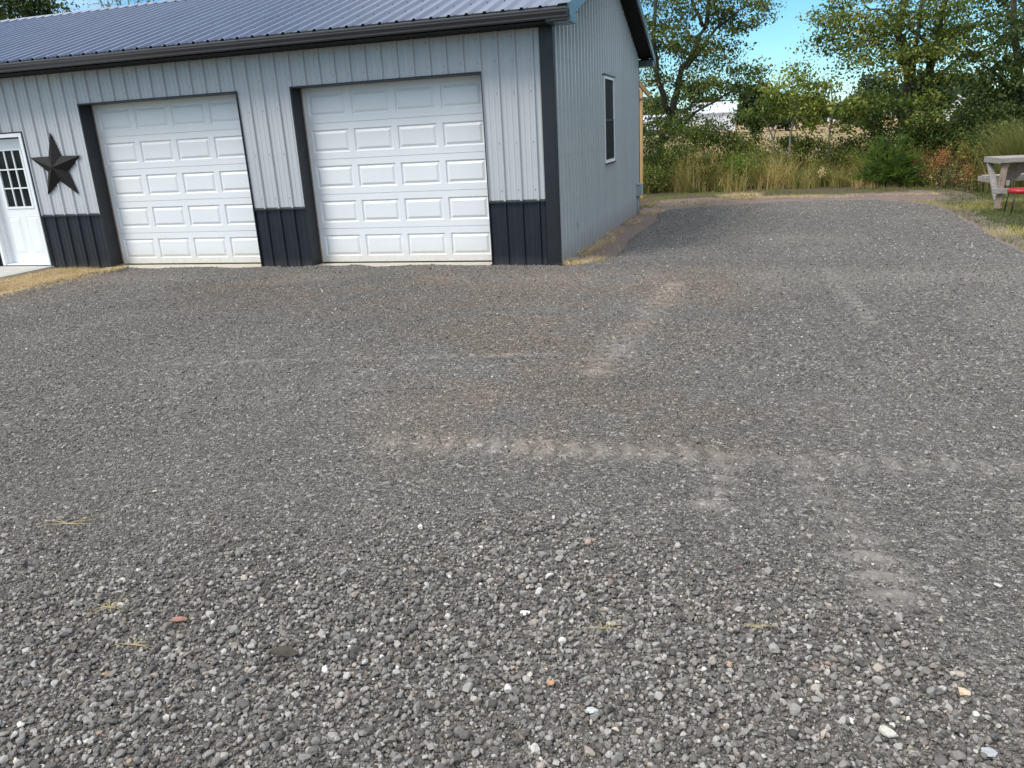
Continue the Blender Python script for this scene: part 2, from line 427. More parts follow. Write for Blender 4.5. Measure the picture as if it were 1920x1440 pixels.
# small chips between, near
x, y = scatter(.9, 5.5, 5200, .8); x, y = keep_inside(x, y, 1-.85*fines(x, y))
s = np.clip(np.exp(rng.normal(math.log(.0085), .3, len(x))), .004, .018)
push(stones_mesh('c', x, y, s, np.clip(rng.beta(2.2, 2.4, len(x))*.8+(rng.random(len(x)) < .05)*.3, 0, 1), 1, sink=.2))
# middle distance
x, y = scatter(5.2, 10.5, 2000, .78); x, y = keep_inside(x, y, 1-.8*fines(x, y))
s = np.clip(np.exp(rng.normal(math.log(.0135), .32, len(x))), .007, .04)
push(stones_mesh('m', x, y, s, np.clip(rng.beta(2.2, 2.4, len(x))*.82+(rng.random(len(x)) < .05)*.35, 0, 1), 1, sink=.2))
# far
x, y = scatter(10.5, 21, 260, .72); x, y = keep_inside(x, y, 1-.6*fines(x, y))
s = np.clip(np.exp(rng.normal(math.log(.021), .3, len(x))), .012, .05)
push(stones_mesh('f', x, y, s, np.clip(rng.beta(2.4, 2.2, len(x))*.85+(rng.random(len(x)) < .10)*.35, 0, 1), 1, sink=.18))
g = np_mesh('gravel_stones', np.concatenate(SV), np.concatenate(SF), m_stone, attr={'tone': np.concatenate(SA)})
tag(g, 'loose grey crushed stone covering the driveway', 'gravel', kind='stuff')
del SV, SF, SA

# a few stones that stand out from the rest
def lone_stone(px, py, size, col, label, name='stone', stretch=(1, .7, .5), rot=0.0, seed=1):
    global rng
    keep_r = rng; rng = np.random.default_rng(seed)
    T, F0 = stone_templates(3, 1, 11); rng = keep_r
    V = T[0]*np.array(stretch)*size*.43; c, s = math.cos(rot), math.sin(rot)
    V = np.stack([V[:, 0]*c-V[:, 1]*s, V[:, 0]*s+V[:, 1]*c, V[:, 2]], 1)
    m = paint('stone_'+str(seed), col, .8, .18, scale=60)
    ob = np_mesh(name, V, F0, m)
    ob.location = (px, py, float(surf(np.array([px]), np.array([py]))[0])+size*.26)
    return tag(ob, label, 'stone')
for u, v_, s, col, lab, st, r, sd_ in [
    (292, 933, .040, (.62, .56, .44), 'flat cream rectangular stone chip lying alone on the fine grey gravel at left', (1, .7, .25), .3, 21),
    (340, 1181, .075, (.33, .17, .13), 'long reddish brown stone among grey gravel near the dry grass sprigs', (1, .38, .35), .5, 22),
    (205, 1280, .045, (.42, .27, .16), 'small tan orange stone in the coarse gravel at lower left', (1, .6, .5), .8, 23),
    (985, 1165, .050, (.68, .68, .66), 'bright white angular stone near the middle of the foreground gravel', (1, .7, .5), .2, 24),
    (1668, 1390, .075, (.50, .48, .42), 'large pale angular stone at the bottom right of the gravel', (1, .6, .5), -.5, 25),
    (1858, 1425, .066, (.40, .41, .42), 'smooth oval blue grey stone in the bottom right corner', (1, .55, .45), -.1, 26),
    (1870, 1108, .062, (.46, .46, .45), 'flat pale grey stone lying alone at the right edge of the gravel', (1, .7, .3), -.4, 27),
    (1803, 1308, .052, (.55, .44, .30), 'round cream yellow stone in the gravel at lower right', (1, .85, .7), .1, 28),
    (1032, 1298, .048, (.45, .27, .16), 'orange and white stone in the middle foreground gravel', (1, .6, .5), .3, 29),
    (1110, 1350, .052, (.52, .55, .57), 'pale blue grey stone below the orange one', (1, .85, .5), .9, 30)]:
    p = flat(u, v_); lone_stone(p[0], p[1], s, col, lab, stretch=st, rot=r, seed=sd_)

# ------------------------------------------------------------------ blades / leaves
def leaf_mat(name, stops, trans=.35, rough=.6, attr='tone'):
    m, nt, b, o = new_mat(name)
    a = attr_node(nt, attr); c = ramp(nt, a, stops)
    nt.links.new(c, b.inputs['Base Color']); b.inputs['Roughness'].default_value = rough; b.inputs['Specular IOR Level'].default_value = .3
    tr = N(nt, 'ShaderNodeBsdfTranslucent'); nt.links.new(mixc(nt, 1.0, c, (1.25, 1.3, .7), 'MULTIPLY'), tr.inputs[0])
    ms = N(nt, 'ShaderNodeMixShader'); ms.inputs[0].default_value = trans
    nt.links.new(b.outputs[0], ms.inputs[1]); nt.links.new(tr.outputs[0], ms.inputs[2]); nt.links.new(ms.outputs[0], o.inputs[0])
    return m
def blades(x, y, z, h, w, lean, tone, segs=3, az=None):
    """curved tapering blades as quads; returns V,F,A"""
    n = len(x); az = rng.uniform(0, 2*math.pi, n) if az is None else az
    wa = rng.uniform(0, 2*math.pi, n)
    ts = np.linspace(0, 1, segs+1); V = np.zeros((n, segs+1, 2, 3))
    for i, t in enumerate(ts):
        cx = x+np.cos(az)*lean*h*t*t; cy = y+np.sin(az)*lean*h*t*t; cz = z+h*(t-.28*lean*t*t)
        ww = w*(1-t*.92)*.5
        for s_, sg in ((0, -1), (1, 1)):
            V[:, i, s_, 0] = cx+sg*np.cos(wa)*ww; V[:, i, s_, 1] = cy+sg*np.sin(wa)*ww; V[:, i, s_, 2] = cz
    k = (segs+1)*2; base = (np.arange(n)*k)[:, None]
    q = np.array([[2*i, 2*i+1, 2*i+3, 2*i+2] for i in range(segs)])
    F = (base[:, None]+q[None]).reshape(-1, 4)
    return V.reshape(-1, 3), F, np.repeat(tone, k)
def leaves(P, size, tone, up=.35, droop=None):
    """kite-shaped leaves: 4 verts, folded on the midrib"""
    n = len(P); d = rng.normal(size=(n, 3)); d /= np.linalg.norm(d, axis=1)[:, None]
    if droop is not None: d[:, 2] -= droop; d /= np.linalg.norm(d, axis=1)[:, None]
    nn = rng.normal(size=(n, 3)); nn[:, 2] += up*3; nn -= (nn*d).sum(1)[:, None]*d; nn /= np.linalg.norm(nn, axis=1)[:, None]+1e-9
    s = np.cross(d, nn); size = np.broadcast_to(size, (n,))[:, None]
    V = np.stack([P-d*size*.5, P+s*size*.30+nn*size*.06, P+d*size*.5, P-s*size*.30+nn*size*.06], 1)
    F = np.arange(n*4).reshape(n, 4)
    return V.reshape(-1, 3), F, np.repeat(tone, 4)
def join(parts):
    V, F, A, off = [], [], [], 0
    for v_, f_, a_ in parts: V.append(v_); F.append(f_+off); A.append(a_); off += len(v_)
    return np.concatenate(V), np.concatenate(F), np.concatenate(A)

m_grass = leaf_mat('grass_blades', [(0, (.075, .11, .025)), (.35, (.18, .21, .055)), (.6, (.34, .32, .11)), (.8, (.54, .43, .19)), (1, (.68, .52, .26))], .3)
m_straw = leaf_mat('straw_blades', [(0, (.26, .185, .10)), (.5, (.58, .44, .25)), (1, (.80, .66, .43))], .2)
m_weed = leaf_mat('weed_stems', [(0, (.06, .08, .02)), (.25, (.14, .16, .045)), (.5, (.28, .26, .09)), (.72, (.44, .35, .15)), (1, (.66, .50, .26))], .35)

def in_building(x, y): return (x < .02) & (x > -16.1) & (y > -.02) & (y < 8.02)
# mown rough grass: right-hand lawn, strip behind the gravel, verge along the side wall
n = 210000
x = rng.uniform(-3, 15, n); y = rng.uniform(-4, 13.2, n)
e = edge_dist(x, y); m1 = fbm(x, y, 1.1); strip = (x < 5.6)
dens = np.where(strip, np.clip((m1-.42)*5, .06, 1)*.55, np.clip((m1-.24)*7, .45, 1))
dens = np.where((x > 2.6) & (x < 6.6) & (y > 8.8) & (y < 11.6), dens*.04, dens)      # bare pinkish dirt
dens = np.where((x < 1.0) & (y < 8.3), dens*np.clip((fbm(x, y, 2.3)-.45)*6, 0, 1), dens)
dens *= np.where(np.hypot(x-8, y-3) < 7.5, 1, .55)
k = (e < -.02) & (~in_building(x, y)) & (rng.random(n) < dens) & (x > (-3 if True else 0))
k &= ~((x < 0) & (y < 8.3))
x, y = x[k], y[k]
dry = np.clip((fbm(x, y, .8)-.38)*3.2+np.clip(.5+edge_dist(x, y)*.9, 0, .45), 0, 1)
dry = np.where(x < 1.2, dry+.35, dry)-np.where((x > 5.5) & (y > 3.4), .22, -.05)
tone = np.clip(dry*.75+rng.normal(0, .13, len(x)), 0, 1)
h = rng.uniform(.035, .11, len(x))*(.6+.9*fbm(x, y, 1.9))
V, F, A = blades(x, y, gz(x, y)-.014, h, rng.uniform(.006, .011, len(x)), rng.uniform(.2, 1.3, len(x)), tone, 2)
tag(np_mesh('lawn_grass', V, F, m_grass, attr={'tone': A}), 'short patchy green and straw coloured grass round the gravel', 'grass', kind='stuff')
# straw mulch: left triangle by the concrete pad, loose wisps at wall foot and behind the gravel
def straw_patch(name, label, pts, mat=m_straw, green=0):
    parts = []
    for cx, cy, rx, ry, num, hh in pts:
        a_ = rng.uniform(0, 2*math.pi, num); r_ = np.sqrt(rng.random(num))
        x = cx+rx*r_*np.cos(a_); y = cy+ry*r_*np.sin(a_)
        k = (~in_building(x, y)) & (~((x < -8.47) & (y > -2.1)))
        x, y = x[k], y[k]; num = len(x)
        parts.append(blades(x, y, surf(x, y)+rng.uniform(0, .03, num), rng.uniform(.4, 1, num)*hh, rng.uniform(.004, .008, num), rng.uniform(1.2, 3.2, num), np.clip(rng.normal(.55, .22, num), 0, 1), 2))
    V, F, A = join(parts)
    return tag(np_mesh(name, V, F, mat, attr={'tone': A}), label, 'straw', kind='stuff')
m_strawbed, nt, b, o = new_mat('straw_bed')
v = coords(nt); nn_ = noise(nt, v, 40, 8, .75, .8)
nt.links.new(ramp(nt, nn_, [(.3, (.16, .12, .07)), (.55, (.44, .33, .19)), (.75, (.66, .52, .33))]), b.inputs['Base Color']); b.inputs['Roughness'].default_value = .95
nt.links.new(bump(nt, nn_, .8, .02), b.inputs['Normal'])
X, Y, F = ring_grid(-9.9, -7.2, -2.9, .05, 46, 50)
Z = gz(X, Y)+.006+.05*fbm(X, Y, 1.4)*np.clip(-Y*1.4, .3, 1)*np.clip((X+9.9)*2, 0, 1)-.02
tag(np_mesh('straw_verge', np.stack([X, Y, Z], 1), F, m_strawbed, smooth=True), kind='structure')
straw_patch('scattered_straw', 'loose golden straw spread beside the concrete pad at left', [(-8.0, -1.0, .8, 1.0, 7500, .13), (-7.65, -.25, .8, .3, 2600, .09), (-8.3, -2.0, .7, .8, 3600, .12), (-7.2, -1.2, .35, 1.2, 700, .09)])
straw_patch('dry_grass', 'dry bent grass tufts along the foot of the grey side wall', [(.20, .22, .18, .32, 420, .14), (.42, .55, .14, .2, 200, .10), (.14, 1.5, .12, .6, 260, .16), (.2, 2.6, .14, .5, 200, .14), (.15, 3.9, .12, .7, 160, .12), (.22, 5.6, .15, .6, 160, .12), (.35, 7.6, .3, .5, 300, .12)])
straw_patch('hay_wisps', 'pale hay wisps on the bare dirt behind the gravel', [(3.0, 10.6, 1.1, .25, 1300, .10), (2.2, 11.3, .6, .5, 900, .16), (4.3, 10.2, .8, .3, 500, .08), (.6, 9.6, .8, .6, 700, .12), (6.0, 10.3, .8, .25, 500, .08)])
p = np.array([(-8.15, -2.35), (-8.35, -1.75)])
num = 2400; x = rng.normal(-8.3, .28, num); y = rng.normal(-2.1, .28, num); k = x > -9.6; x, y = x[k], y[k]
V, F, A = blades(x, y, gz(x, y), rng.uniform(.05, .13, len(x)), rng.uniform(.006, .01, len(x)), rng.uniform(.2, 1, len(x)), np.clip(rng.normal(.2, .12, len(x)), 0, 1), 2)
tag(np_mesh('green_grass', V, F, m_grass, attr={'tone': A}), 'small patch of green grass at the left edge beside the straw', 'grass', kind='stuff')

# dirt strip by the side wall and behind the driveway (bare pinkish soil)
m_dirt, nt, b, o = new_mat('bare_dirt')
v = coords(nt); d1_ = noise(nt, v, 22, 8, .7); d2_ = noise(nt, v, 2.5, 5, .6)
nt.links.new(mixc(nt, d2_, ramp(nt, d1_, [(.3, (.085, .062, .055)), (.7, (.20, .155, .14))]), ramp(nt, d1_, [(.3, (.16, .115, .10)), (.7, (.33, .25, .215))])), b.inputs['Base Color'])
b.inputs['Roughness'].default_value = .95; nt.links.new(bump(nt, d1_, .9, .03), b.inputs['Normal'])
X, Y, F = ring_grid(0.0, 7.2, -.1, 12.2, 100, 170)
e = edge_dist(X, Y)
ok = ((X < 1.3) & (Y < 9.0) & (e < .3)) | ((Y > 8.2) & (e < .3) & (Y < 10.3+2.0*fbm(X, Y, .8)) & (X > .2)) | ((X > 5.3) & (e > -.28-.3*fbm(X, Y, 1.5)) & (e < .3) & (Y > 0))
kf = ok[F].all(1); used = np.zeros(len(X), bool); used[F[kf].ravel()] = True; rm = np.cumsum(used)-1
Z = gz(X, Y)-.006+.03*(fbm(X, Y, 3)-.45)*np.clip(-e*6, 0, 1)
tag(np_mesh('dirt', np.stack([X, Y, Z], 1)[used], rm[F[kf]], m_dirt, smooth=True), kind='structure')

# ================================================================== MATERIALS FOR THE GARAGE
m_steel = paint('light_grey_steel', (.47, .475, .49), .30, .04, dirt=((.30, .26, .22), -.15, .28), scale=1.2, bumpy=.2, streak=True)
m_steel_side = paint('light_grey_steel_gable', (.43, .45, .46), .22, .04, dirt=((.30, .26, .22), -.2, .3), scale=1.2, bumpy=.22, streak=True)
m_dark = paint('charcoal_steel', (.013, .0145, .021), .36, .12, dirt=((.09, .08, .072), -.08, .16), scale=2.5, bumpy=.08)
m_trim = paint('charcoal_trim', (.012, .0125, .016), .42, .12, scale=3)
m_gutter = paint('brown_black_gutter', (.055, .048, .050), .34, .1, scale=3)
m_soffit = paint('black_soffit', (.005, .005, .006), .7, .1, spec=.2)
m_roof = paint('sky_tinted_blue_roof_steel', (.085, .12, .20), .20, .14, scale=1.5, bumpy=.12, spec=.6, coat=.2)  # blue raised in the base colour to stand for mirrored sky
m_roof.node_tree.nodes['Principled BSDF'].inputs['Metallic'].default_value = .75
m_door = paint('white_door_steel', (.76, .76, .765), .42, .02, dirt=((.55, .50, .40), .0, .32), scale=2, bumpy=.06)
m_white = paint('white_vinyl', (.76, .77, .78), .4, .03)
m_conc = paint('pale_concrete', (.52, .48, .40), .9, .12, scale=9, bumpy=.2, spec=.2)
m_rubber = paint('black_rubber', (.02, .02, .02), .7, .1)
m_screw = paint('screw_zinc', (.22, .24, .26), .4, .1)
m_ebox = paint('grey_green_box', (.30, .38, .37), .45, .06)
m_newwood, nt, b, o = new_mat('new_lumber')
v = coords(nt, (18, 18, 1.2)); w1 = noise(nt, v, 3, 6, .6, .5)
nt.links.new(ramp(nt, w1, [(.3, (.38, .23, .095)), (.6, (.55, .36, .17)), (.8, (.30, .17, .07))]), b.inputs['Base Color']); b.inputs['Roughness'].default_value = .75
m_oldwood, nt, b, o = new_mat('weathered_lumber')
v = coords(nt, (2.2, 22, 22)); w1 = noise(nt, v, 2.5, 8, .65, .6)
w2 = noise(nt, coords(nt), 3, 4, .6)
c = ramp(nt, w1, [(.25, (.10, .09, .082)), (.5, (.28, .262, .245)), (.75, (.46, .44, .42))])
c = mixc(nt, ramp(nt, w2, [(.5, (0,)*3), (.75, (.6,)*3)]), c, (.30, .21, .15))
nt.links.new(c, b.inputs['Base Color']); b.inputs['Roughness'].default_value = .85; nt.links.new(bump(nt, w1, .5, .004), b.inputs['Normal'])
m_brownwood, nt, b, o = new_mat('brown_weathered_lumber')
v = coords(nt, (22, 22, 2.2)); w1 = noise(nt, v, 2.5, 8, .65, .6)
nt.links.new(ramp(nt, w1, [(.25, (.10, .07, .055)), (.5, (.27, .19, .145)), (.75, (.40, .31, .25))]), b.inputs['Base Color']); b.inputs['Roughness'].default_value = .85
m_glass, nt, b, o = new_mat('window_glass')
gl = noise(nt, coords(nt), 1.3, 2, .5)
nt.links.new(ramp(nt, gl, [(.35, (.008, .011, .013)), (.7, (.03, .038, .042))]), b.inputs['Base Color']); b.inputs['Roughness'].default_value = .05
b.inputs['Specular IOR Level'].default_value = .12

m_dark_pane = paint('dark_screened_pane', (.012, .014, .016), .6, .25, scale=4, spec=.12)  # insect screen tone spread over the whole pane to darken its reflection

# ================================================================== GARAGE
LEFT, DEEP, EAVE = -16.0, 8.0, 2.96
OVX, OVY = .32, .42
RIDGE_Z, EAVE_Z = 4.50, 3.095
SLOPE = (RIDGE_Z-EAVE_Z)/(DEEP/2+OVY)
garage = empty('metal_garage', (-8, 4, 0))
tag(garage, 'long light grey steel garage with charcoal wainscot, dark ribbed roof and two white overhead doors', 'garage')
def part(mb, name, mat, parent=None, bevel=0.0):
    ob = mb.build(name, mat, None, bevel)
    if parent is None: keep(ob, garage)
    else:
        ob.parent = parent; ob.matrix_parent_inverse = parent.matrix_world.inverted() if False else Matrix.Identity(4)
    return ob
def sub(mb, name, mat, parent, bevel=0.0):
    """sub-part of a part that sits at the world origin"""
    ob = mb.build(name, mat, None, bevel); ob.parent = parent; return ob

PITCH_R = .2286; PH = -.2415
def profile(s0, s1, phase=PH, rib=.026, half=.023, flat_=.011):
    pts = {round(s0, 5): None, round(s1, 5): None}
    def d_at(s):
        q = ((s-phase+PITCH_R/2) % PITCH_R)-PITCH_R/2; aq = abs(q)
        if aq <= flat_: return rib
        if aq < half: return rib*(1-(aq-flat_)/(half-flat_))
        for cc in (.0762, -.0762):
            a2 = abs(q-cc)
            if a2 < .004: return .005
            if a2 < .016: return .005*(1-(a2-.004)/.012)
        return 0.0
    k0 = int(math.floor((s0-phase)/PITCH_R))-1; k1 = int(math.ceil((s1-phase)/PITCH_R))+1
    for k in range(k0, k1+1):
        c = phase+k*PITCH_R
        for o_ in (-half, -flat_, flat_, half, .0602, .0722, .0802, .0922, -.0602, -.0722, -.0802, -.0922):
            if s0 < c+o_ < s1: pts[round(c+o_, 5)] = None
    ss = sorted(pts); return [(s, d_at(s)) for s in ss]
def sheet(mb, s0, s1, z0, z1, place, phase=PH, rib=.026, half=.023, flat_=.011):
    """ribbed steel between s0..s1; z0/z1 numbers or functions of s; place(s,d,z)->xyz"""
    f0 = z0 if callable(z0) else (lambda s: z0); f1 = z1 if callable(z1) else (lambda s: z1)
    pr = profile(s0, s1, phase, rib, half, flat_); vs = []; fs = []
    for s, d in pr: vs += [place(s, d, f0(s)), place(s, d, f1(s))]
    for i in range(len(pr)-1): fs.append((2*i, 2*i+2, 2*i+3, 2*i+1))
    mb.add(vs, fs)
HD, HW = 2.478, .874
D2 = (-3.671, -.928); D1 = (-7.296, -4.554); ED = (-9.50, -8.50); EDZ = 2.146
front = lambda s, d, z: (s, -d, z)
mb = MB()
for s0, s1, z0, z1 in [(LEFT, ED[0], HW, EAVE), (ED[0], ED[1], EDZ, EAVE), (ED[1], D1[0], HW, EAVE), (D1[0], D1[1], HD, EAVE), (D1[1], D2[0], HW, EAVE), (D2[0], D2[1], HD, EAVE), (D2[1], -.13, HW, EAVE)]:
    sheet(mb, s0, s1, z0, z1, front)
part(mb, 'front_wall', m_steel)
for s0, s1 in [(LEFT, ED[0]), (ED[1], D1[0]), (D1[1], D2[0]), (D2[1], -.13)]:
    mb = MB(); sheet(mb, s0, s1, -.06, HW-.004, front); part(mb, 'wainscot', m_dark)
for s0, s1 in [(LEFT, ED[0]-.02), (ED[1]+.02, D1[0]-.002), (D1[1]+.002, D2[0]-.002), (D2[1]+.002, -.142)]:
    mb = MB(); mb.add([(s0, -.040, HW-.022), (s1, -.040, HW-.022), (s1, -.040, HW-.006), (s0, -.040, HW-.006), (s0, -.004, HW+.014), (s1, -.004, HW+.014), (s0, -.004, HW-.022), (s1, -.004, HW-.022)], [(0, 1, 2, 3), (3, 2, 5, 4), (6, 7, 1, 0), (0, 3, 4, 6), (1, 7, 5, 2)])
    part(mb, 'wainscot_trim', m_trim)
# side (gable) wall facing +x
ymid = DEEP/2
def roof_z(y): return RIDGE_Z - .035 - abs(y-ymid)*SLOPE
side = lambda s, d, z: (d, s, z)
WY, WZ = (3.565, 4.57), (1.156, 2.566)
mb = MB()
top = lambda s: min(roof_z(s)+0.0, 9)-.03
for s0, s1, z0, z1 in [(.025, WY[0], -.18, top), (WY[0], ymid, -.18, WZ[0]), (WY[0], ymid, WZ[1], top), (ymid, WY[1], -.18, WZ[0]), (ymid, WY[1], WZ[1], top), (WY[1], DEEP-.07, -.18, top)]:
    sheet(mb, s0, s1, z0, z1, side, phase=1.717, rib=.036, half=.019, flat_=.013)
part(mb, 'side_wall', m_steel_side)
# back + left wall
mb = MB()
sheet(mb, LEFT, 0, -.2, EAVE+.05, lambda s, d, z: (s, DEEP+d, z)); sheet(mb, 0, ymid, -.2, top, lambda s, d, z: (LEFT-d, s, z)); sheet(mb, ymid, DEEP, -.2, top, lambda s, d, z: (LEFT-d, s, z))
part(mb, 'rear_wall', m_steel)
# corner trims
mb = MB()
mb.add([(-.140, -.028, -.06), (-.136, -.036, -.06), (.006, -.036, -.06), (.028, -.030, -.06), (.034, -.006, -.06), (.034, .028, -.06)] + [(-.140, -.028, EAVE), (-.136, -.036, EAVE), (.006, -.036, EAVE), (.028, -.030, EAVE), (.034, -.006, EAVE), (.034, .028, EAVE)],
       [(0, 1, 7, 6), (1, 2, 8, 7), (2, 3, 9, 8), (3, 4, 10, 9), (4, 5, 11, 10)])
mb.box((-.142, -.030, -.06), (-.1395, .0, EAVE)); mb.box((-.138, -.028, -.06), (-.004, -.002, EAVE-.01)); mb.box((.004, .020, -.16), (.036, .030, EAVE))
part(mb, 'corner_trim', m_trim)
for p_, q_ in (((-.02, DEEP-.07, -.2), (.034, DEEP+.034, EAVE)), ((LEFT-.034, DEEP-.1, -.2), (LEFT+.1, DEEP+.034, EAVE)), ((LEFT-.034, -.034, -.1), (LEFT+.1, .06, EAVE))):
    mb = MB(); mb.box(p_, q_); part(mb, 'corner_trim', m_trim)
# door openings: jambs and header
REC = .25
for (a, c), nm in ((D2, 'r'), (D1, 'l')):
    mb = MB()
    mb.box((a-.022, -.030, -.05), (a, REC, HD+.02)); mb.box((c, -.030, -.05), (c+.012, REC, HD+.02)); mb.box((a+.001, -.030, HD), (c-.001, REC, HD+.02))
    part(mb, 'door_jamb', m_trim)
    mb = MB(); mb.box((a-.12, -.05, -.08), (c, REC+.10, .034)); part(mb, 'door_sill', m_conc, bevel=.008)
    # overhead door, five sections of four raised panels
    Z0, Z1 = .052, HD+.05; y0 = REC-.02; x0, x1 = a+.002, c-.002
    mb = MB(); SH = (Z1-.03-Z0)/5
    def quad(p): mb.add([(q[0], q[1], q[2]) for q in p], [tuple(range(len(p)))])
    mb.box((x0, y0+.02, Z0), (x1, y0+.05, Z1))
    xm = .085; gap = .085; pw = (x1-x0-2*xm-3*gap)/4
    for r in range(5):
        zb = Z0+r*SH; zt = zb+SH-.006
        # seam groove
        quad([(x0, y0+.012, zt), (x1, y0+.012, zt), (x1, y0+.012, zt+.006), (x0, y0+.012, zt+.006)])
        quad([(x0, y0, zt), (x1, y0, zt), (x1, y0+.012, zt), (x0, y0+.012, zt)])
        quad([(x0, y0, zb), (x0, y0+.012, zb), (x1, y0+.012, zb), (x1, y0, zb)])
        pz0 = zb+.088; pz1 = zt-.088
        xs_ = [x0]
        for k in range(4): xs_ += [x0+xm+k*(pw+gap), x0+xm+k*(pw+gap)+pw]
        xs_.append(x1)
        quad([(x0, y0, zb), (x1, y0, zb), (x1, y0, pz0), (x0, y0, pz0)]); quad([(x0, y0, pz1), (x1, y0, pz1), (x1, y0, zt), (x0, y0, zt)])
        for k in range(0, 10, 2): quad([(xs_[k], y0, pz0), (xs_[k+1], y0, pz0), (xs_[k+1], y0, pz1), (xs_[k], y0, pz1)])
        for k in range(4):
            A0, A1 = x0+xm+k*(pw+gap), x0+xm+k*(pw+gap)+pw
            rings = [(0, 0.0), (.012, .014), (.022, .016), (.050, .003), (.056, .001)]
            prev = None
            for ins, dp in rings:
                rr = [(A0+ins, y0+dp, pz0+ins), (A1-ins, y0+dp, pz0+ins), (A1-ins, y0+dp, pz1-ins), (A0+ins, y0+dp, pz1-ins)]
                if prev:
                    for i in range(4): quad([prev[i], prev[(i+1) % 4], rr[(i+1) % 4], rr[i]])
                prev = rr
            quad(prev)
    door = part(mb, 'overhead_door', m_door)
    door['label'] = 'white panelled overhead door nearest the building corner' if nm == 'r' else 'white panelled overhead door between the star and the other door'
    mb = MB(); mb.box((x0, y0-.004, .034), (x1, y0+.04, .054)); sub(mb, 'bottom_seal', m_rubber, door).matrix_parent_inverse = door.matrix_parent_inverse if False else Matrix.Identity(4)
    mb = MB(); mb.box((a+.0005, y0-.016, .034), (a+.012, y0-.001, HD)); sub(mb, 'side_stop', m_brownwood, door)
    mb = MB(); mb.box((c-.014, y0-.018, .034), (c-.0015, y0-.001, HD)); sub(mb, 'side_stop', m_white, door)
# interior floor/closing box so that nothing shows through
# roof
def roof_sheet(mb, sgn):
    def pl(s, d, t):     # t = distance along plan from eave
        y = -OVY+t if sgn < 0 else DEEP+OVY-t
        return (s, y + (-d*.3 if sgn < 0 else d*.3), EAVE_Z+t*SLOPE+d*.954)
    sheet(mb, LEFT-OVX, OVX-.005, 0.0, DEEP/2+OVY, pl, rib=.036, half=.038, flat_=.013)
    for s, d in [(0, 0)]: pass
mb = MB(); roof_sheet(mb, -1); roof_sheet(mb, 1)
roof = part(mb, 'roof', m_roof)
mb = MB()
t_ = .17
mb.add([(LEFT-OVX-.01, ymid-t_, RIDGE_Z-t_*SLOPE+.026), (OVX+.02, ymid-t_, RIDGE_Z-t_*SLOPE+.026), (OVX+.02, ymid, RIDGE_Z+.040), (LEFT-OVX-.01, ymid, RIDGE_Z+.040), (LEFT-OVX-.01, ymid+t_, RIDGE_Z-t_*SLOPE+.026), (OVX+.02, ymid+t_, RIDGE_Z-t_*SLOPE+.026)], [(0, 1, 2, 3), (3, 2, 5, 4)])
ridge = mb.build('ridge_cap', m_roof); ridge.parent = roof
mb = MB(); mb.box((LEFT-OVX, ymid-t_+.01, RIDGE_Z-t_*SLOPE-.02), (OVX, ymid-t_+.02, RIDGE_Z-t_*SLOPE+.024)); ob = mb.build('ridge_closure', m_rubber); ob.parent = roof
# closure strip at the eave, below the sheets
mb = MB()
mb.box((LEFT-OVX+.01, -OVY+.018, EAVE_Z-.09), (OVX-.012, -OVY+.03, EAVE_Z+.024)); part(mb, 'fascia', m_rubber); mb = MB(); mb.box((LEFT-OVX+.01, DEEP+OVY-.03, EAVE_Z-.14), (OVX-.012, DEEP+OVY-.018, EAVE_Z+.02))
part(mb, 'fascia', m_rubber)
# soffits
mb = MB()
mb.box((LEFT-OVX+.02, -OVY+.032, EAVE-.012), (OVX-.02, .0, EAVE)); mb.box((LEFT-OVX+.02, DEEP+.002, EAVE-.012), (OVX-.02, DEEP+OVY-.032, EAVE))
for sg in (-1, 1):
    ye = -.0 if sg < 0 else DEEP
    def zz(y): return EAVE_Z+(OVY+(y if sg < 0 else DEEP-y))*SLOPE-.135
    A_, B_ = (ye, ymid-.001) if sg < 0 else (ye, ymid+.001)
    mb.add([(.036, A_, zz(A_)), (OVX-.02, A_, zz(A_)), (OVX-.02, B_, zz(B_)), (.036, B_, zz(B_))], [(0, 1, 2, 3)])
    mb.add([(LEFT-.036, A_, zz(A_)), (LEFT-OVX+.02, A_, zz(A_)), (LEFT-OVX+.02, B_, zz(B_)), (LEFT-.036, B_, zz(B_))], [(3, 2, 1, 0)])
part(mb, 'soffit', m_soffit)
# rake trim boards on both gables, both slopes
m_rake = paint('sky_tinted_rake_steel', (.06, .085, .095), .25, .1, bumpy=.12)  # teal in the base colour stands for sky reflected by the trim
for gx, sg in ((OVX, 1), (LEFT-OVX, -1)):
    mb = MB()
    for a_, b_ in ((-OVY, ymid), (DEEP+OVY, ymid)):
        za = EAVE_Z; zb = RIDGE_Z
        x0, x1 = gx-.012*sg, gx+.014*sg
        lo, hi = min(x0, x1), max(x0, x1)
        p8 = [(lo, a_, za-.135), (hi, a_, za-.135), (hi, b_, zb-.135), (lo, b_, zb-.135), (lo, a_, za+.032), (hi, a_, za+.032), (hi, b_, zb+.032), (lo, b_, zb+.032)]
        mb.hexa(p8)
        # hemmed top lip folded onto the roof and bottom lip
        xi = gx-.10*sg; lo2, hi2 = min(xi, x1), max(xi, x1)
        mb.hexa([(lo2, a_, za+.0325), (hi2, a_, za+.0325), (hi2, b_, zb+.0325), (lo2, b_, zb+.0325), (lo2, a_, za+.037), (hi2, a_, za+.037), (hi2, b_, zb+.037), (lo2, b_, zb+.037)])
        mb.beam((gx+.017*sg, a_, za-.115), (gx+.017*sg, b_, zb-.115), .007, .03)
    part(mb, 'rake_trim', m_rake)
# boxed eave return at the two right-hand corners
for ya, yb in ((-OVY+.034, .0), (DEEP+.0, DEEP+OVY-.034)):
    mb = MB(); mb.box((.036, ya, EAVE-.016), (OVX+.008, yb, EAVE+.10)); part(mb, 'eave_return', m_rake)
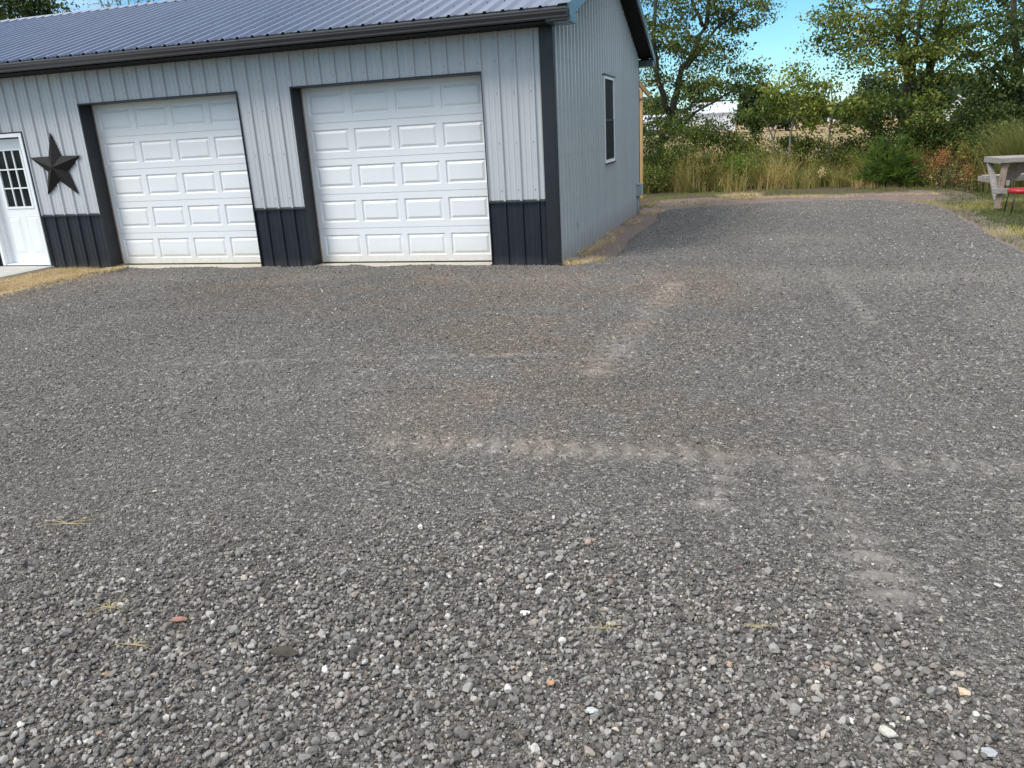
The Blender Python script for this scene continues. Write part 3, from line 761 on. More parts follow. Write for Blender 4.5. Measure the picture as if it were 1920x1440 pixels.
# gutter: K-profile swept along the eave
gp = [(-OVY+.016, 3.075), (-OVY-.088, 3.082), (-OVY-.098, 3.078), (-OVY-.098, 3.062), (-OVY-.090, 3.052), (-OVY-.090, 3.036), (-OVY-.074, 3.020), (-OVY-.060, 3.000), (-OVY-.060, 2.984), (-OVY-.050, 2.972), (-OVY+.016, 2.972)]
mb = MB(); gx0, gx1 = LEFT-OVX, OVX-.004
vs = [(x, y, z) for x in (gx0, gx1) for y, z in gp]; n_ = len(gp)
mb.add(vs, [(i, i+1, i+1+n_, i+n_) for i in range(1, n_-1)] + [tuple(range(n_)), tuple(range(2*n_-1, n_-1, -1))])
part(mb, 'gutter', m_gutter)
# screw heads on the front sheets, gable sheets and roof
mb = MB()
def screw(c, nrm, r=.0075):
    c = Vector(c); nrm = Vector(nrm).normalized(); a = nrm.orthogonal().normalized(); b_ = nrm.cross(a)
    ring = [c+(a*math.cos(t)+b_*math.sin(t))*r for t in [k*math.pi/3 for k in range(6)]]
    mb.add([*ring, *[p+nrm*.006 for p in ring]], [tuple(range(6, 12))]+[(i, (i+1) % 6, 6+(i+1) % 6, 6+i) for i in range(6)])
k = 0
for i in range(1, 60):
    c = PH-.038-i*PITCH_R+PITCH_R
    if c < LEFT+.2 or c > -.2: continue
    for z in (1.02, 1.62, 2.22, 2.60, 2.88):
        inside_ = any(a-.03 < c < b_+.03 and z < h_+.05 for a, b_, h_ in ((D1[0], D1[1], HD), (D2[0], D2[1], HD), (ED[0], ED[1], EDZ)))
        if inside_: continue
        screw((c, -.0, z+random.uniform(-.01, .01)), (0, -1, 0))
for i in range(0, 36):
    s = 1.717-.038+PITCH_R*(i-7)
    if s < .1 or s > DEEP-.1: continue
    for z in (.12, .75, 1.4, 2.0, 2.62, 3.3):
        if WY[0]-.03 < s < WY[1]+.03 and WZ[0]-.05 < z < WZ[1]+.05 or z > top(s)-.08: continue
        screw((0, s, z), (1, 0, 0))
sc_ = part(mb, 'screw_heads', m_screw); sc_['kind'] = 'stuff'
mb = MB()
for i in range(-1, 72):
    c = PH+.038+PITCH_R*2-i*PITCH_R
    if c > OVX-.1 or c < LEFT-.2: continue
    for t in (.12, .75, 1.4, 2.05, 2.7, 3.4, 4.0):
        screw((c, -OVY+t, EAVE_Z+t*SLOPE), (0, -.3, .95), .009)
ob = mb.build('roof_screws', m_rubber); ob.parent = roof; ob['kind'] = 'stuff'
for ch in (ridge, ): pass

# personnel door
ex0, ex1 = ED
mb = MB()
mb.box((ex0-.022, -.03, .07), (ex0, .02, EDZ+.02)); mb.box((ex1, -.03, .0), (ex1+.022, .02, EDZ+.02)); mb.box((ex0, -.03, EDZ), (ex1, .02, EDZ+.02))
part(mb, 'door_trim', m_trim)
door = MB(); dy = .10; dx0, dx1, dz0, dz1 = ex0+.075, ex1-.075, .105, EDZ-.075
gx0_, gx1_, gz0, gz1 = -9.225, -8.715, 1.02, 1.90
gx0_ = dx0+.17; gx1_ = dx1-.17
door.box((dx0, dy, dz0), (gx0_, dy+.04, dz1)); door.box((gx1_, dy, dz0), (dx1, dy+.04, dz1)); door.box((gx0_, dy, gz1), (gx1_, dy+.04, dz1)); door.box((gx0_, dy, dz0), (gx1_, dy+.04, gz0))
pd = part(door, 'entry_door', m_white); pd['label'] = 'white entry door with a nine pane window'
mb = MB()                                        # raised lower panels
for a_, c_ in ((dx0+.12, dx0+.36), (dx1-.36, dx1-.12)):
    z0_, z1_ = .25, .86; prev = None
    for ins, dp in [(0, -.002), (.010, .008-.0), (.022, .010-.012), (.05, -.010)]:
        rr = [(a_+ins, dy+dp*1.0-.002, z0_+ins), (c_-ins, dy+dp-.002, z0_+ins), (c_-ins, dy+dp-.002, z1_-ins), (a_+ins, dy+dp-.002, z1_-ins)]
        if prev: mb.add(prev+rr, [(i, (i+1) % 4, 4+(i+1) % 4, 4+i) for i in range(4)])
        else: mb.add(rr+[(q[0]+(-.012 if q[0] == a_ else .012), dy-.001, q[2]+(-.012 if q[2] == z0_ else .012)) for q in rr], [(i, (i+1) % 4, 4+(i+1) % 4, 4+i) for i in range(4)])
        prev = rr
    mb.add(prev, [(0, 1, 2, 3)])
sub(mb, 'door_panel', m_white, pd)
mb = MB(); mb.box((gx0_, dy+.018, gz0), (gx1_, dy+.024, gz1)); sub(mb, 'door_glass', m_glass, pd)
mb = MB()
for f in (1/3, 2/3):
    xx = gx0_+(gx1_-gx0_)*f; mb.box((xx-.010, dy-.004, gz0), (xx+.010, dy+.017, gz1))
    z_ = gz0+(gz1-gz0)*f; mb.box((gx0_, dy-.002, z_-.010), (gx1_, dy+.0165, z_+.010))
for a_, b_ in (((gx0_-.03, dy-.012, gz0-.03), (gx0_+.004, dy-.0005, gz1+.03)), ((gx1_-.004, dy-.012, gz0-.03), (gx1_+.03, dy-.0005, gz1+.03)), ((gx0_+.0045, dy-.012, gz0-.03), (gx1_-.0045, dy-.0005, gz0+.004)), ((gx0_+.0045, dy-.012, gz1-.004), (gx1_-.0045, dy-.0005, gz1+.03))): mb.box(a_, b_)
sub(mb, 'glazing_bars', m_white, pd)
mb = MB()
mb.box((ex0+.001, -.045, .082), (ex0+.055, .145, EDZ-.002)); mb.box((ex1-.055, -.045, .082), (ex1-.001, .145, EDZ-.002)); mb.box((ex0+.056, -.045, EDZ-.056), (ex1-.056, .145, EDZ-.002))
mb.box((ex0+.056, .02, .082), (ex0+.074, .145, EDZ-.058)); mb.box((ex1-.074, .02, .082), (ex1-.056, .145, EDZ-.058)); mb.box((ex0+.056, -.03, .082), (ex1-.056, .145, .102))
part(mb, 'door_frame', m_white, bevel=.003)
mb = MB(); mb.box((LEFT+.1, .30, -.05), (-.1, .32, 2.7)); mb.box((ex0-.1, .16, 0), (ex1+.1, .17, 2.3)); part(mb, 'inner_wall', m_soffit)
# side window
mb = MB()
wy0, wy1 = WY; wz0, wz1 = WZ
for a_, b_ in (((-.03, wy0, wz0), (.040, wy0+.045, wz1)), ((-.03, wy1-.045, wz0), (.040, wy1, wz1)), ((-.03, wy0+.045, wz0), (.040, wy1-.045, wz0+.05)), ((-.03, wy0+.045, wz1-.05), (.040, wy1-.045, wz1))): mb.box(a_, b_)
win = part(mb, 'window', m_white)
mb = MB(); mb.box((.014, wy0+.045, wz0+.05), (.020, wy1-.045, wz1-.05)); sub(mb, 'window_glass', m_dark_pane, win)
mb = MB(); zm = (wz0+wz1)/2; mb.box((.0205, wy0+.045, zm-.018), (.030, wy1-.045, zm+.018)); mb.box((.0205, wy0+.0455, wz0+.0505), (.028, wy0+.065, zm-.019)); mb.box((.0205, wy1-.065, wz0+.0505), (.028, wy1-.0455, zm-.019)); mb.box((.0205, wy0+.066, wz0+.0505), (.028, wy1-.066, wz0+.07)); sub(mb, 'sash', m_trim, win)
mb = MB(); mb.box((-.0, wy0-.04, wz1+.001), (.062, wy1+.04, wz1+.018)); sub(mb, 'drip_cap', m_trim, win)
mb = MB(); mb.box((-.0, wy0-.03, wz0-.022), (.05, wy1+.03, wz0-.001)); sub(mb, 'sill', m_trim, win)
# utility box and conduit at the back end of the side wall
mb = MB(); mb.box((.022, 7.42, .28), (.13, 7.80, .52)); mb.box((.02, 7.40, .52), (.145, 7.82, .532)); mb.box((.131, 7.46, .31), (.14, 7.76, .49))
eb = part(mb, 'utility_box', m_ebox, bevel=.004)
mb = MB(); mb.tube([(.06, 7.5, -.2), (.06, 7.5, .28)], .014, 8); mb.tube([(.06, 7.7, -.2), (.06, 7.7, .28)], .012, 8); sub(mb, 'conduit', m_ebox, eb)
mb = MB(); mb.box((.018, 1.13, .40), (.05, 1.17, .46)); mb.tube([(.03, 1.15, .40), (.055, 1.15, .375)], .008, 8); part(mb, 'wall_outlet', m_ebox)
# concrete pad by the entry door
mb = MB(); mb.box((-10.9, -3.0, -.10), (-8.44, -.036, .072)); 
tag(mb.build('concrete_pad', paint('grey_concrete', (.50, .485, .455), .9, .1, scale=7, bumpy=.2, spec=.2), None, .008), kind='structure')

# barn star
st = MB(); cx, cz = -7.95, 1.607; R_, r_ = .515, .205; ph = math.radians(89.5)
outer = []
for k in range(10):
    rr = R_ if k % 2 == 0 else r_; a_ = ph+k*math.pi/5
    outer.append((cx+rr*math.cos(a_), -.028, cz+rr*math.sin(a_)))
apex = (cx, -.135, cz)
st.add(outer+[apex], [(k, (k+1) % 10, 10) for k in range(10)])
st.add([(p[0], -.0195, p[2]) for p in outer]+outer, [(k, (k+1) % 10, 10+(k+1) % 10, 10+k) for k in range(10)]+[tuple(range(10))])
m_star = paint('rusty_black_tin', (.014, .012, .012), .65, .3, scale=25, spec=.25)
tag(st.build('barn_star', m_star), 'dark folded metal five pointed star hung on the grey wall beside the entry door', 'wall star')

# ================================================================== PORCH FRAME behind the garage
pb = at(1207, 368, 22.3); px, py = -.42, 11.75
porch = empty('porch_frame', (px, py, -.12)); tag(porch, 'unpainted new timber post and rafters behind the back corner of the garage', 'timber frame')
mb = MB(); mb.box((px-.05, py-.05, -.2), (px+.05, py+.05, 2.62)); keep(mb.build('post', m_newwood, None, .004), porch)
mb = MB(); mb.box((-8.0, py-.092, 2.42), (px+.05, py-.052, 2.66)); keep(mb.build('beam', m_newwood, None, .003), porch)
for k in range(4):
    xr = px+.11-k*1.8
    mb = MB(); mb.beam((xr, 8.07, 3.02), (xr, 12.7, 2.52), .04, .14); keep(mb.build('rafter', m_newwood, None, .003), porch)
mb = MB(); mb.box((-7.9, py-.06, -.2), (-7.78, py+.06, 2.42)); keep(mb.build('post', m_newwood, None, .004), porch)

# ================================================================== PICNIC TABLE
tx, ty = 6.70, 6.26
tgz = gzf(tx, ty)
pt = empty('picnic_table', (tx, ty, tgz)); tag(pt, 'grey weathered wooden picnic table standing on the lawn at the right edge', 'picnic table')
ang = math.radians(7)                          # long axis direction
ux = Vector((math.cos(ang), math.sin(ang), 0)); uy = Vector((-math.sin(ang), math.cos(ang), 0)); O_ = Vector((tx, ty, 0))
def W(a, b_, c): return O_+ux*a+uy*b_+Vector((0, 0, c))
def plank(mb, a0, a1, b0, b1, z0, z1): mb.hexa([W(a0, b0, z0), W(a1, b0, z0), W(a1, b1, z0), W(a0, b1, z0), W(a0, b0, z1), W(a1, b0, z1), W(a1, b1, z1), W(a0, b1, z1)])
mb = MB()
for k in range(5): plank(mb, .0+.015*(k % 2), 1.83, k*.15, k*.15+.142, .80, .838)
plank(mb, .0, 1.83, -.002-.036, -.003, .755, .838)           # front apron board
plank(mb, .0, .036, -.001, .742, .738, .799)                  # end cleat
keep(mb.build('tabletop', m_oldwood, None, .004), pt)
for nm, b0, z0, a0 in (('bench', 1.05, .43, .20), ('bench', -.30, .27, -.02)):
    mb = MB()
    if b0 > 0: plank(mb, a0, 1.9, b0, b0+.13, z0, z0+.036); plank(mb, a0, 1.9, b0+.138, b0+.27, z0, z0+.036); plank(mb, a0-.08, 1.88, b0-.02, b0-.002, z0-.085, z0+.03)
    else: plank(mb, a0-.08, 1.8, -.085, -.049, z0-.05, z0+.045)
    keep(mb.build('bench' if b0 > 0 else 'stretcher', m_oldwood, None, .004), pt)
for a_, mt1, mt2 in ((.06, m_oldwood, m_brownwood), (1.6, m_oldwood, m_oldwood)):
    mb = MB(); mb.beam(W(a_, .62, .745), W(a_+.0, -.02, -.05), .045, .10, up=(ux.x, ux.y, 0)); keep(mb.build('leg', mt1, None, .003), pt)
    mb = MB(); mb.beam(W(a_-.0+.05, .06, .75), W(a_-.08+.05, -.02, -.05), .09, .06, up=(uy.x, uy.y, 0)); keep(mb.build('leg', mt2, None, .003), pt)
    mb = MB(); mb.beam(W(a_+.10, -.05, .40), W(a_+.10, 1.3, .40), .04, .09); keep(mb.build('cross_rail', m_oldwood, None, .003), pt)
mb = MB(); mb.beam(W(.38, .30, .74), W(.16, .36, .42), .04, .05); mb.beam(W(.55, .32, .74), W(.30, .36, .40), .19, .02, up=(uy.x, uy.y, 0)); keep(mb.build('brace', m_brownwood, None, .003), pt)

# red stool in front of the table
rb = Vector((7.03, 5.65, 0)); rz = gzf(rb.x, rb.y)
stool = empty('red_stool', (rb.x, rb.y, rz)); tag(stool, 'low red rimmed stand with thin black legs in front of the picnic table', 'stand')
m_red = paint('red_plastic', (.36, .015, .02), .35, .08); m_blk = paint('black_metal', (.015, .015, .016), .4, .1)
mb = MB(); zt = .43+rz; ns = 28; rings = []
prof = [(1, 0, .0), (1.0, 0, .055), (.93, 0, .075), (.72, 0, .075), (.68, 0, .055), (.68, 0, .0)]
for k in range(ns):
    t = 2*math.pi*k/ns; ca, sa = math.cos(t), math.sin(t); q = (abs(ca)**4+abs(sa)**4)**-.25
    rings.append([(rb.x+.30*q*ca*f, rb.y+.22*q*sa*f, zt-.075+h_) for f, _, h_ in prof])
vs = [p for r in rings for p in r]; m_ = len(prof)
mb.add(vs, [(k*m_+j, ((k+1) % ns)*m_+j, ((k+1) % ns)*m_+(j+1) % m_, k*m_+(j+1) % m_) for k in range(ns) for j in range(m_)], True)
keep(mb.build('rim', m_red), stool)
for sx, sy in ((-1, -1), (1, -1), (1, 1), (-1, 1)):
    mb = MB(); mb.tube([(rb.x+sx*.25, rb.y+sy*.18, zt-.06), (rb.x+sx*.28, rb.y+sy*.20, rz-.03)], .012, 8); keep(mb.build('leg', m_blk), stool)

# ================================================================== TREES
m_bark = None
def bark(name, c0, c1):
    m, nt, b, o = new_mat(name); v = coords(nt, (6, 6, 1)); n = noise(nt, v, 3, 7, .7, .4)
    nt.links.new(ramp(nt, n, [(.3, c0), (.7, c1)]), b.inputs['Base Color']); b.inputs['Roughness'].default_value = .95
    nt.links.new(bump(nt, n, .8, .03), b.inputs['Normal']); return m
m_bark = bark('dark_bark', (.03, .024, .02), (.09, .075, .062)); m_pale = bark('pale_bark', (.16, .145, .12), (.34, .31, .26))
def green(name, dark, mid, light, accent=None):
    st = [(0, dark), (.5, mid), (.85, light)]
    if accent: st.append((1.0, accent))
    return leaf_mat(name, st, .38)
g_oak = green('oak_leaves', (.022, .045, .012), (.065, .105, .025), (.19, .23, .055), (.32, .26, .08))
g_map = green('maple_leaves', (.025, .05, .012), (.095, .135, .028), (.25, .29, .06), (.40, .34, .10))
g_yel = green('sapling_leaves', (.06, .09, .015), (.20, .24, .04), (.38, .40, .08), (.46, .42, .14))
g_dark = green('dark_leaves', (.012, .028, .010), (.036, .062, .018), (.10, .13, .035))
g_ced = green('cedar_sprays', (.03, .065, .012), (.085, .15, .025), (.20, .27, .05))
g_far = green('far_leaves', (.022, .042, .025), (.050, .080, .038), (.10, .14, .055))
g_rust = leaf_mat('rusty_seed_heads', [(0, (.16, .06, .02)), (.5, (.36, .15, .06)), (1, (.50, .27, .12))], .2)

def clump_leaves(centres, spread, per, size, tone_c, up=.35, droop=.2, jit=.18):
    n = len(centres); P = np.repeat(centres, per, 0)
    P = P + rng.normal(0, 1, P.shape)*np.repeat(spread, per, 0)
    tone = np.clip(np.repeat(tone_c, per)+rng.normal(0, jit, len(P)), 0, 1)
    sz = size*np.exp(rng.normal(0, .25, len(P)))
    return leaves(P, sz, tone, up, droop)
def ell_points(c, r, n, shell=.35):
    d = rng.normal(size=(n, 3)); d /= np.linalg.norm(d, axis=1)[:, None]
    return np.array(c)+d*np.array(r)*(rng.uniform(shell, 1, n)**.6)[:, None]
def tree(name, label, cat, stems, blobs, leaf, per, mat, barkm=m_bark, spread=(.24, .24, .12), group=None, twigs=True, bias=0.0, up=.35, droop=.2, thin=1.0):
    """stems: [(polyline, r0, r1)]; blobs: [(centre, radii, nclumps)]"""
    base = stems[0][0][0]; root = empty(name, tuple(map(float, base))); tag(root, label, cat, group)
    tr = MB(); nodes = []
    for line, r0, r1 in stems:
        line = [Vector(p) for p in line]; pts = []
        for i in range(len(line)-1):
            for t in (0, .25, .5, .75):
                j = Vector(rng.normal(0, 1, 3)*min(.05, r0*.35)) if i+t > 0 else Vector((0, 0, 0))
                pts.append(line[i].lerp(line[i+1], t)+j)
        pts.append(line[-1]); L = len(pts)
        rad = [r0+(r1-r0)*(i/(L-1)) for i in range(L)]
        if stems[0][0] is line or r0 == stems[0][1]: rad[0] = r0*1.35
        tr.tube(pts, rad, 9); nodes += [(p, r) for p, r in zip(pts, rad)][1:]
    NP = np.array([p[:] for p, r in nodes]); NR = np.array([r for p, r in nodes])
    cen = []
    for c, r, n in blobs: cen.append(ell_points(c, r, max(6, int(n*thin))))
    cen = np.concatenate(cen)
    if twigs:
        order = np.argsort(((cen-NP[:, None].mean(0))**2).sum(1))
        for c in cen[order]:
            cost = np.linalg.norm(NP-c, axis=1)+np.clip(NP[:, 2]-c[2]+.1, 0, 9)*.8
            i = int(np.argmin(cost)); p0 = NP[i]; dist = np.linalg.norm(c-p0)
            if dist < .15: continue
            mid = (p0+c)/2+np.array([0, 0, .10*dist])+rng.normal(0, .05*dist, 3)
            r0 = min(NR[i]*.7, .010+.012*dist); q1 = p0*.7+mid*.3
            tr.tube([p0, (p0+mid)/2, mid, (mid+c)/2, c], [r0, r0*.85, r0*.65, r0*.45, .004], 5, False)
            NP = np.concatenate([NP, [mid, (mid+c)/2, c]]); NR = np.concatenate([NR, [r0*.65, r0*.45, .006]])
    keep(tr.build('trunk', barkm), root)
    tone_c = np.clip(.46+bias+rng.normal(0, .22, len(cen)), 0, 1)
    sp = np.tile(np.array(spread), (len(cen), 1))*rng.uniform(.7, 1.35, (len(cen), 1))
    V, F, A = clump_leaves(cen, sp, per, leaf, tone_c, up, droop)
    keep(np_mesh('crown', V, F, mat, attr={'tone': A}), root)
    return root
def T(u, v, D): return tuple(at(u, v, D))

# big tree behind the garage's back corner, leaning to the right
D = 27.5
tree('shade_tree', 'tall dark green tree just behind the back corner of the garage', 'tree',
     [([T(1243, 345, D), T(1240, 270, D), T(1258, 215, D), T(1285, 130, D), T(1318, 50, D+.3), T(1345, -60, D)], .17, .05),
      ([T(1258, 215, D), T(1236, 150, D-.4), T(1225, 40, D-.6), T(1235, -70, D)], .10, .04),
      ([T(1285, 130, D), T(1345, 50, D-.5), T(1400, 10, D-.8)], .06, .02),
      ([T(1240, 270, D), T(1300, 215, D-.6), T(1380, 165, D-1)], .06, .02),
      ([T(1318, 50, D), T(1290, -20, D), T(1270, -120, D)], .06, .03)],
     [(T(1340, -30, D), (2.3, 1.8, 1.1), 105), (T(1300, 60, D), (1.8, 1.8, .9), 75), (T(1235, 20, D), (1.1, 1.6, 1.4), 60), (T(1405, 22, D-.5), (1.0, 1.0, .5), 30),
      (T(1245, 120, D), (1.0, 1.4, .8), 45), (T(1330, 105, D), (.9, 1.2, .45), 26), (T(1260, 190, D), (1.2, 1.3, .6), 48), (T(1360, 150, D-.8), (1.3, 1.2, .55), 50), (T(1330, 165, D-.5), (1.0, 1.2, .25), 24),
      (T(1225, 235, D), (.7, 1.0, .5), 24), (T(1275, 240, D-.6), (.8, 1.0, .35), 24), (T(1320, -140, D), (2.4, 2.2, 1.6), 60)],
     .088, 76, g_oak, bias=.05, thin=.60, spread=(.22, .22, .10))
# maple on the right
D = 26
tree('maple_tree', 'wide green tree with a thick forked trunk standing in the hedgerow at right', 'tree',
     [([T(1703, 330, D), T(1703, 260, D), T(1698, 215, D), T(1704, 130, D), T(1690, 60, D), T(1690, -60, D)], .30, .06),
      ([T(1700, 225, D), T(1742, 150, D+.3), T(1752, 90, D), T(1768, 20, D), T(1775, -80, D)], .15, .05),
      ([T(1704, 150, D), T(1722, 60, D-.5), T(1730, -60, D)], .08, .03),
      ([T(1704, 130, D), T(1640, 80, D-.6), T(1580, 60, D-.8)], .07, .02),
      ([T(1742, 150, D), T(1800, 110, D-.5), T(1860, 90, D-.6)], .06, .02),
      ([T(1698, 215, D), T(1630, 190, D-1), T(1600, 185, D-1.2)], .05, .02),
      ([T(1750, 90, D), T(1680, 30, D), T(1620, 10, D)], .06, .02)],
     [(T(1620, 20, D), (1.5, 1.6, .9), 70), (T(1590, 75, D-.6), (1.1, 1.2, .45), 36), (T(1700, -10, D), (2.0, 2.0, 1.1), 90), (T(1800, 20, D), (1.6, 1.7, 1.0), 76), (T(1700, 70, D-.6), (1.7, 1.2, .6), 56),
      (T(1640, 115, D-1), (1.2, 1.2, .40), 34), (T(1735, 120, D-1), (1.1, 1.0, .5), 32), (T(1800, 90, D-.4), (1.3, 1.3, .5), 42), (T(1700, -120, D), (2.8, 2.4, 1.6), 60), (T(1850, 60, D), (1.0, 1.1, .8), 32),
      (T(1690, 195, D-1.6), (1.3, .6, .20), 34), (T(1625, 195, D-1.4), (.9, .7, .28), 26), (T(1775, 135, D-1.2), (.7, .8, .25), 14), (T(1735, 215, D-1.8), (.5, .5, .2), 12)],
     .088, 78, g_map, bias=.08, thin=.52, spread=(.24, .24, .10))
D = 24
tree('shade_tree', 'dense dark tree at the right edge of the photo behind the picnic table', 'tree',
     [([T(1925, 330, D), T(1918, 200, D), T(1905, 90, D), T(1900, -40, D)], .16, .05), ([T(1918, 200, D), T(1870, 140, D), T(1840, 120, D-.3)], .06, .02)],
     [(T(1895, 140, D), (.8, 1.0, .5), 50), (T(1950, 60, D), (.9, 1.2, 1.1), 50), (T(1885, 195, D), (.9, 1.0, .4), 44), (T(1985, 130, D), (1.3, 1.4, 1.6), 70), (T(1905, 25, D+1), (.5, .8, .5), 12)],
     .10, 54, g_dark, bias=.2, thin=.7, spread=(.22, .22, .11))
# saplings in front of the field
for lab, (bu, bv), D, stem, bl, mt, bias in [
    ('slim pale trunked sapling left of its twin, yellow green leaves', (1452, 305), 25.0, [(1452, 305), (1450, 262), (1440, 235), (1430, 205)], [((1425, 205), (.7, .6, .45), 30), ((1455, 185), (.45, .5, .3), 14)], g_map, -.05),
    ('yellow green sapling with a forked pale trunk left of the open field view', (1478, 300), 24.8, [(1478, 300), (1483, 250), (1492, 205), (1485, 150)], [((1485, 175), (.85, .6, .36), 36), ((1500, 205), (.7, .6, .25), 22), ((1495, 140), (.45, .5, .25), 14)], g_yel, .05),
    ('thin sapling with sparse leaves in front of the open field', (1553, 300), 25.0, [(1553, 300), (1556, 240), (1562, 200), (1555, 150)], [((1552, 165), (.5, .4, .25), 12), ((1545, 195), (.5, .4, .22), 12), ((1580, 235), (.35, .3, .15), 8), ((1520, 235), (.4, .3, .2), 10)], g_yel, -.02),
    ('small leafy sapling below the left branches of the maple', (1645, 300), 25.2, [(1645, 300), (1640, 240), (1625, 205)], [((1620, 200), (.8, .6, .3), 26), ((1660, 235), (.8, .6, .25), 26)], g_map, .1)]:
    tree('sapling', lab, 'young tree', [([T(a_, b_, D) for a_, b_ in stem], .032, .012), ([T(stem[1][0], stem[1][1], D), T(stem[1][0]+14, stem[1][1]-50, D)], .018, .008)],
         [(T(c[0], c[1], D), r, n) for c, r, n in bl], .085, 30, mt, m_pale, (.16, .16, .09), 'saplings in the hedgerow', bias=bias)

# hedgerow bushes
def bush(label, u, v, D, rx, rz, n, mt, leaf=.065, per=70, name='bush', cat='bush', spread=.15, group='bushes along the hedgerow', bias=0.0, ry=.7):
    c = at(u, v, D); gb = gzf(c[0], c[1]); base = (c[0], c[1], gb-.05)
    stems = [([base, (c[0]+random.uniform(-.2, .2), c[1], (gb+c[2])/2), (c[0]+random.uniform(-.5, .5)*rx, c[1]+random.uniform(-.2, .2), c[2])], .025, .008) for _ in range(4)]
    tree(name, label, cat, stems, [(tuple(c), (rx, ry, rz), n)], leaf, per, mt, m_bark, (spread, spread, spread*.7), group, True, bias)
bush('dark ragged bush standing right of the tall tree behind the garage', 1338, 248, 25.4, .45, .42, 26, g_oak, bias=-.05)
bush('leafy bush at the foot of the tall tree behind the garage', 1290, 262, 25.5, .75, .40, 40, g_map, bias=0)
bush('blue green bush just right of the timber post', 1222, 290, 24.5, .35, .55, 30, g_dark, bias=.2)
bush('low green bush beside the timber post', 1225, 330, 23.6, .25, .30, 18, g_oak, bias=.1)
bush('broad leaved bramble left of the pale saplings', 1385, 268, 25.5, .65, .28, 26, g_oak, leaf=.075, bias=.0)
bush('bramble bush between the pale sapling trunks and the open field', 1500, 270, 25.5, .6, .20, 22, g_oak, leaf=.075, bias=-.05)
bush('dark bush in front of the field, left of the maple trunk', 1620, 278, 25.3, .8, .26, 32, g_dark, leaf=.075, bias=.1)
bush('bush at the left of the maple trunk with bare twigs', 1650, 250, 25.5, .4, .35, 10, g_oak, bias=-.1)
bush('leafy bush right of the maple trunk', 1745, 255, 25.0, .8, .42, 56, g_map, leaf=.075, bias=-.08)
bush('dense green thicket behind the rusty seed heads', 1800, 255, 24.5, 1.0, .50, 76, g_oak, leaf=.075, bias=.05)
bush('tall green thicket right of the small far barn', 1855, 225, 23.5, .8, .5, 56, g_dark, leaf=.075, bias=.2)
bush('bush half hidden behind the picnic table', 1868, 272, 22.5, .8, .5, 60, g_map, bias=.05)
bush('low shrub under the saplings in the tall grass', 1425, 300, 25, .8, .40, 46, g_map, leaf=.05, bias=.02)
bush('grey green shrub in the tall grass left of centre', 1385, 318, 24.2, .55, .35, 40, g_ced, leaf=.05, bias=.15)
bush('green shrub in the weeds below the thin sapling', 1560, 288, 25, .5, .3, 26, g_map, leaf=.055, bias=-.05)
bush('green shrub between the timber post and the tall tree', 1262, 300, 24.6, .5, .45, 34, g_map, leaf=.055, bias=.0)

# feathery cedar-like bush: many arching fine sprays
def feathery(label, u, v, D, R, H, n, mt):
    c = at(u, v, D); gb = gzf(c[0], c[1]); root = empty('feathery_shrub', (c[0], c[1], gb)); tag(root, label, 'shrub')
    parts = []
    a = rng.uniform(0, 2*math.pi, n); el = rng.uniform(.1, 1.35, n); L = R*rng.uniform(.55, 1.05, n)
    tips = np.stack([c[0]+np.cos(a)*np.cos(el)*L, c[1]+np.sin(a)*np.cos(el)*L, gb+.1+np.sin(el)*L*H/R], 1)
    m = 46; t = rng.uniform(.15, 1, (n, m)); P = np.array([c[0], c[1], gb+.05])[None, None]*(1-t[..., None])+tips[:, None]*t[..., None]
    P[..., 2] += .35*(t*(1-t))*R - .10*t*t; P += rng.normal(0, .035, P.shape)
    d = tips-np.array([c[0], c[1], gb]); d /= np.linalg.norm(d, axis=1)[:, None]; dd = np.repeat(d, m, 0)+rng.normal(0, .45, (n*m, 3)); dd[:, 2] -= .15; dd /= np.linalg.norm(dd, axis=1)[:, None]
    P = P.reshape(-1, 3); s_ = np.cross(dd, rng.normal(size=dd.shape)); s_ /= np.linalg.norm(s_, axis=1)[:, None]
    l = rng.uniform(.08, .17, (n*m, 1)); w = .009
    V = np.stack([P-s_*w, P+s_*w, P+dd*l+s_*w*.3, P+dd*l-s_*w*.3], 1).reshape(-1, 3)
    tone = np.repeat(np.clip(np.repeat(rng.normal(.45, .2, n), m)+rng.normal(0, .12, n*m), 0, 1), 4)
    keep(np_mesh('sprays', V, np.arange(len(V)).reshape(-1, 4), mt, attr={'tone': tone}), root)
    mb = MB()
    for k in range(0, n, 6): mb.tube([(c[0], c[1], gb-.03), tuple((np.array([c[0], c[1], gb])+tips[k])/2+np.array([0, 0, .07])), tuple(tips[k])], [.012, .008, .003], 5, False)
    keep(mb.build('stems', m_bark), root)
feathery('bright green feathery bush in the tall grass below the maple', 1668, 345, 23.3, 1.0, 1.35, 240, g_ced)
feathery('small feathery grey green bush in the weeds left of centre', 1365, 352, 24.6, .6, .9, 90, g_map)
feathery('brownish feathery weed clump left of the bramble', 1320, 350, 23.8, .6, 1.2, 110, m_weed)

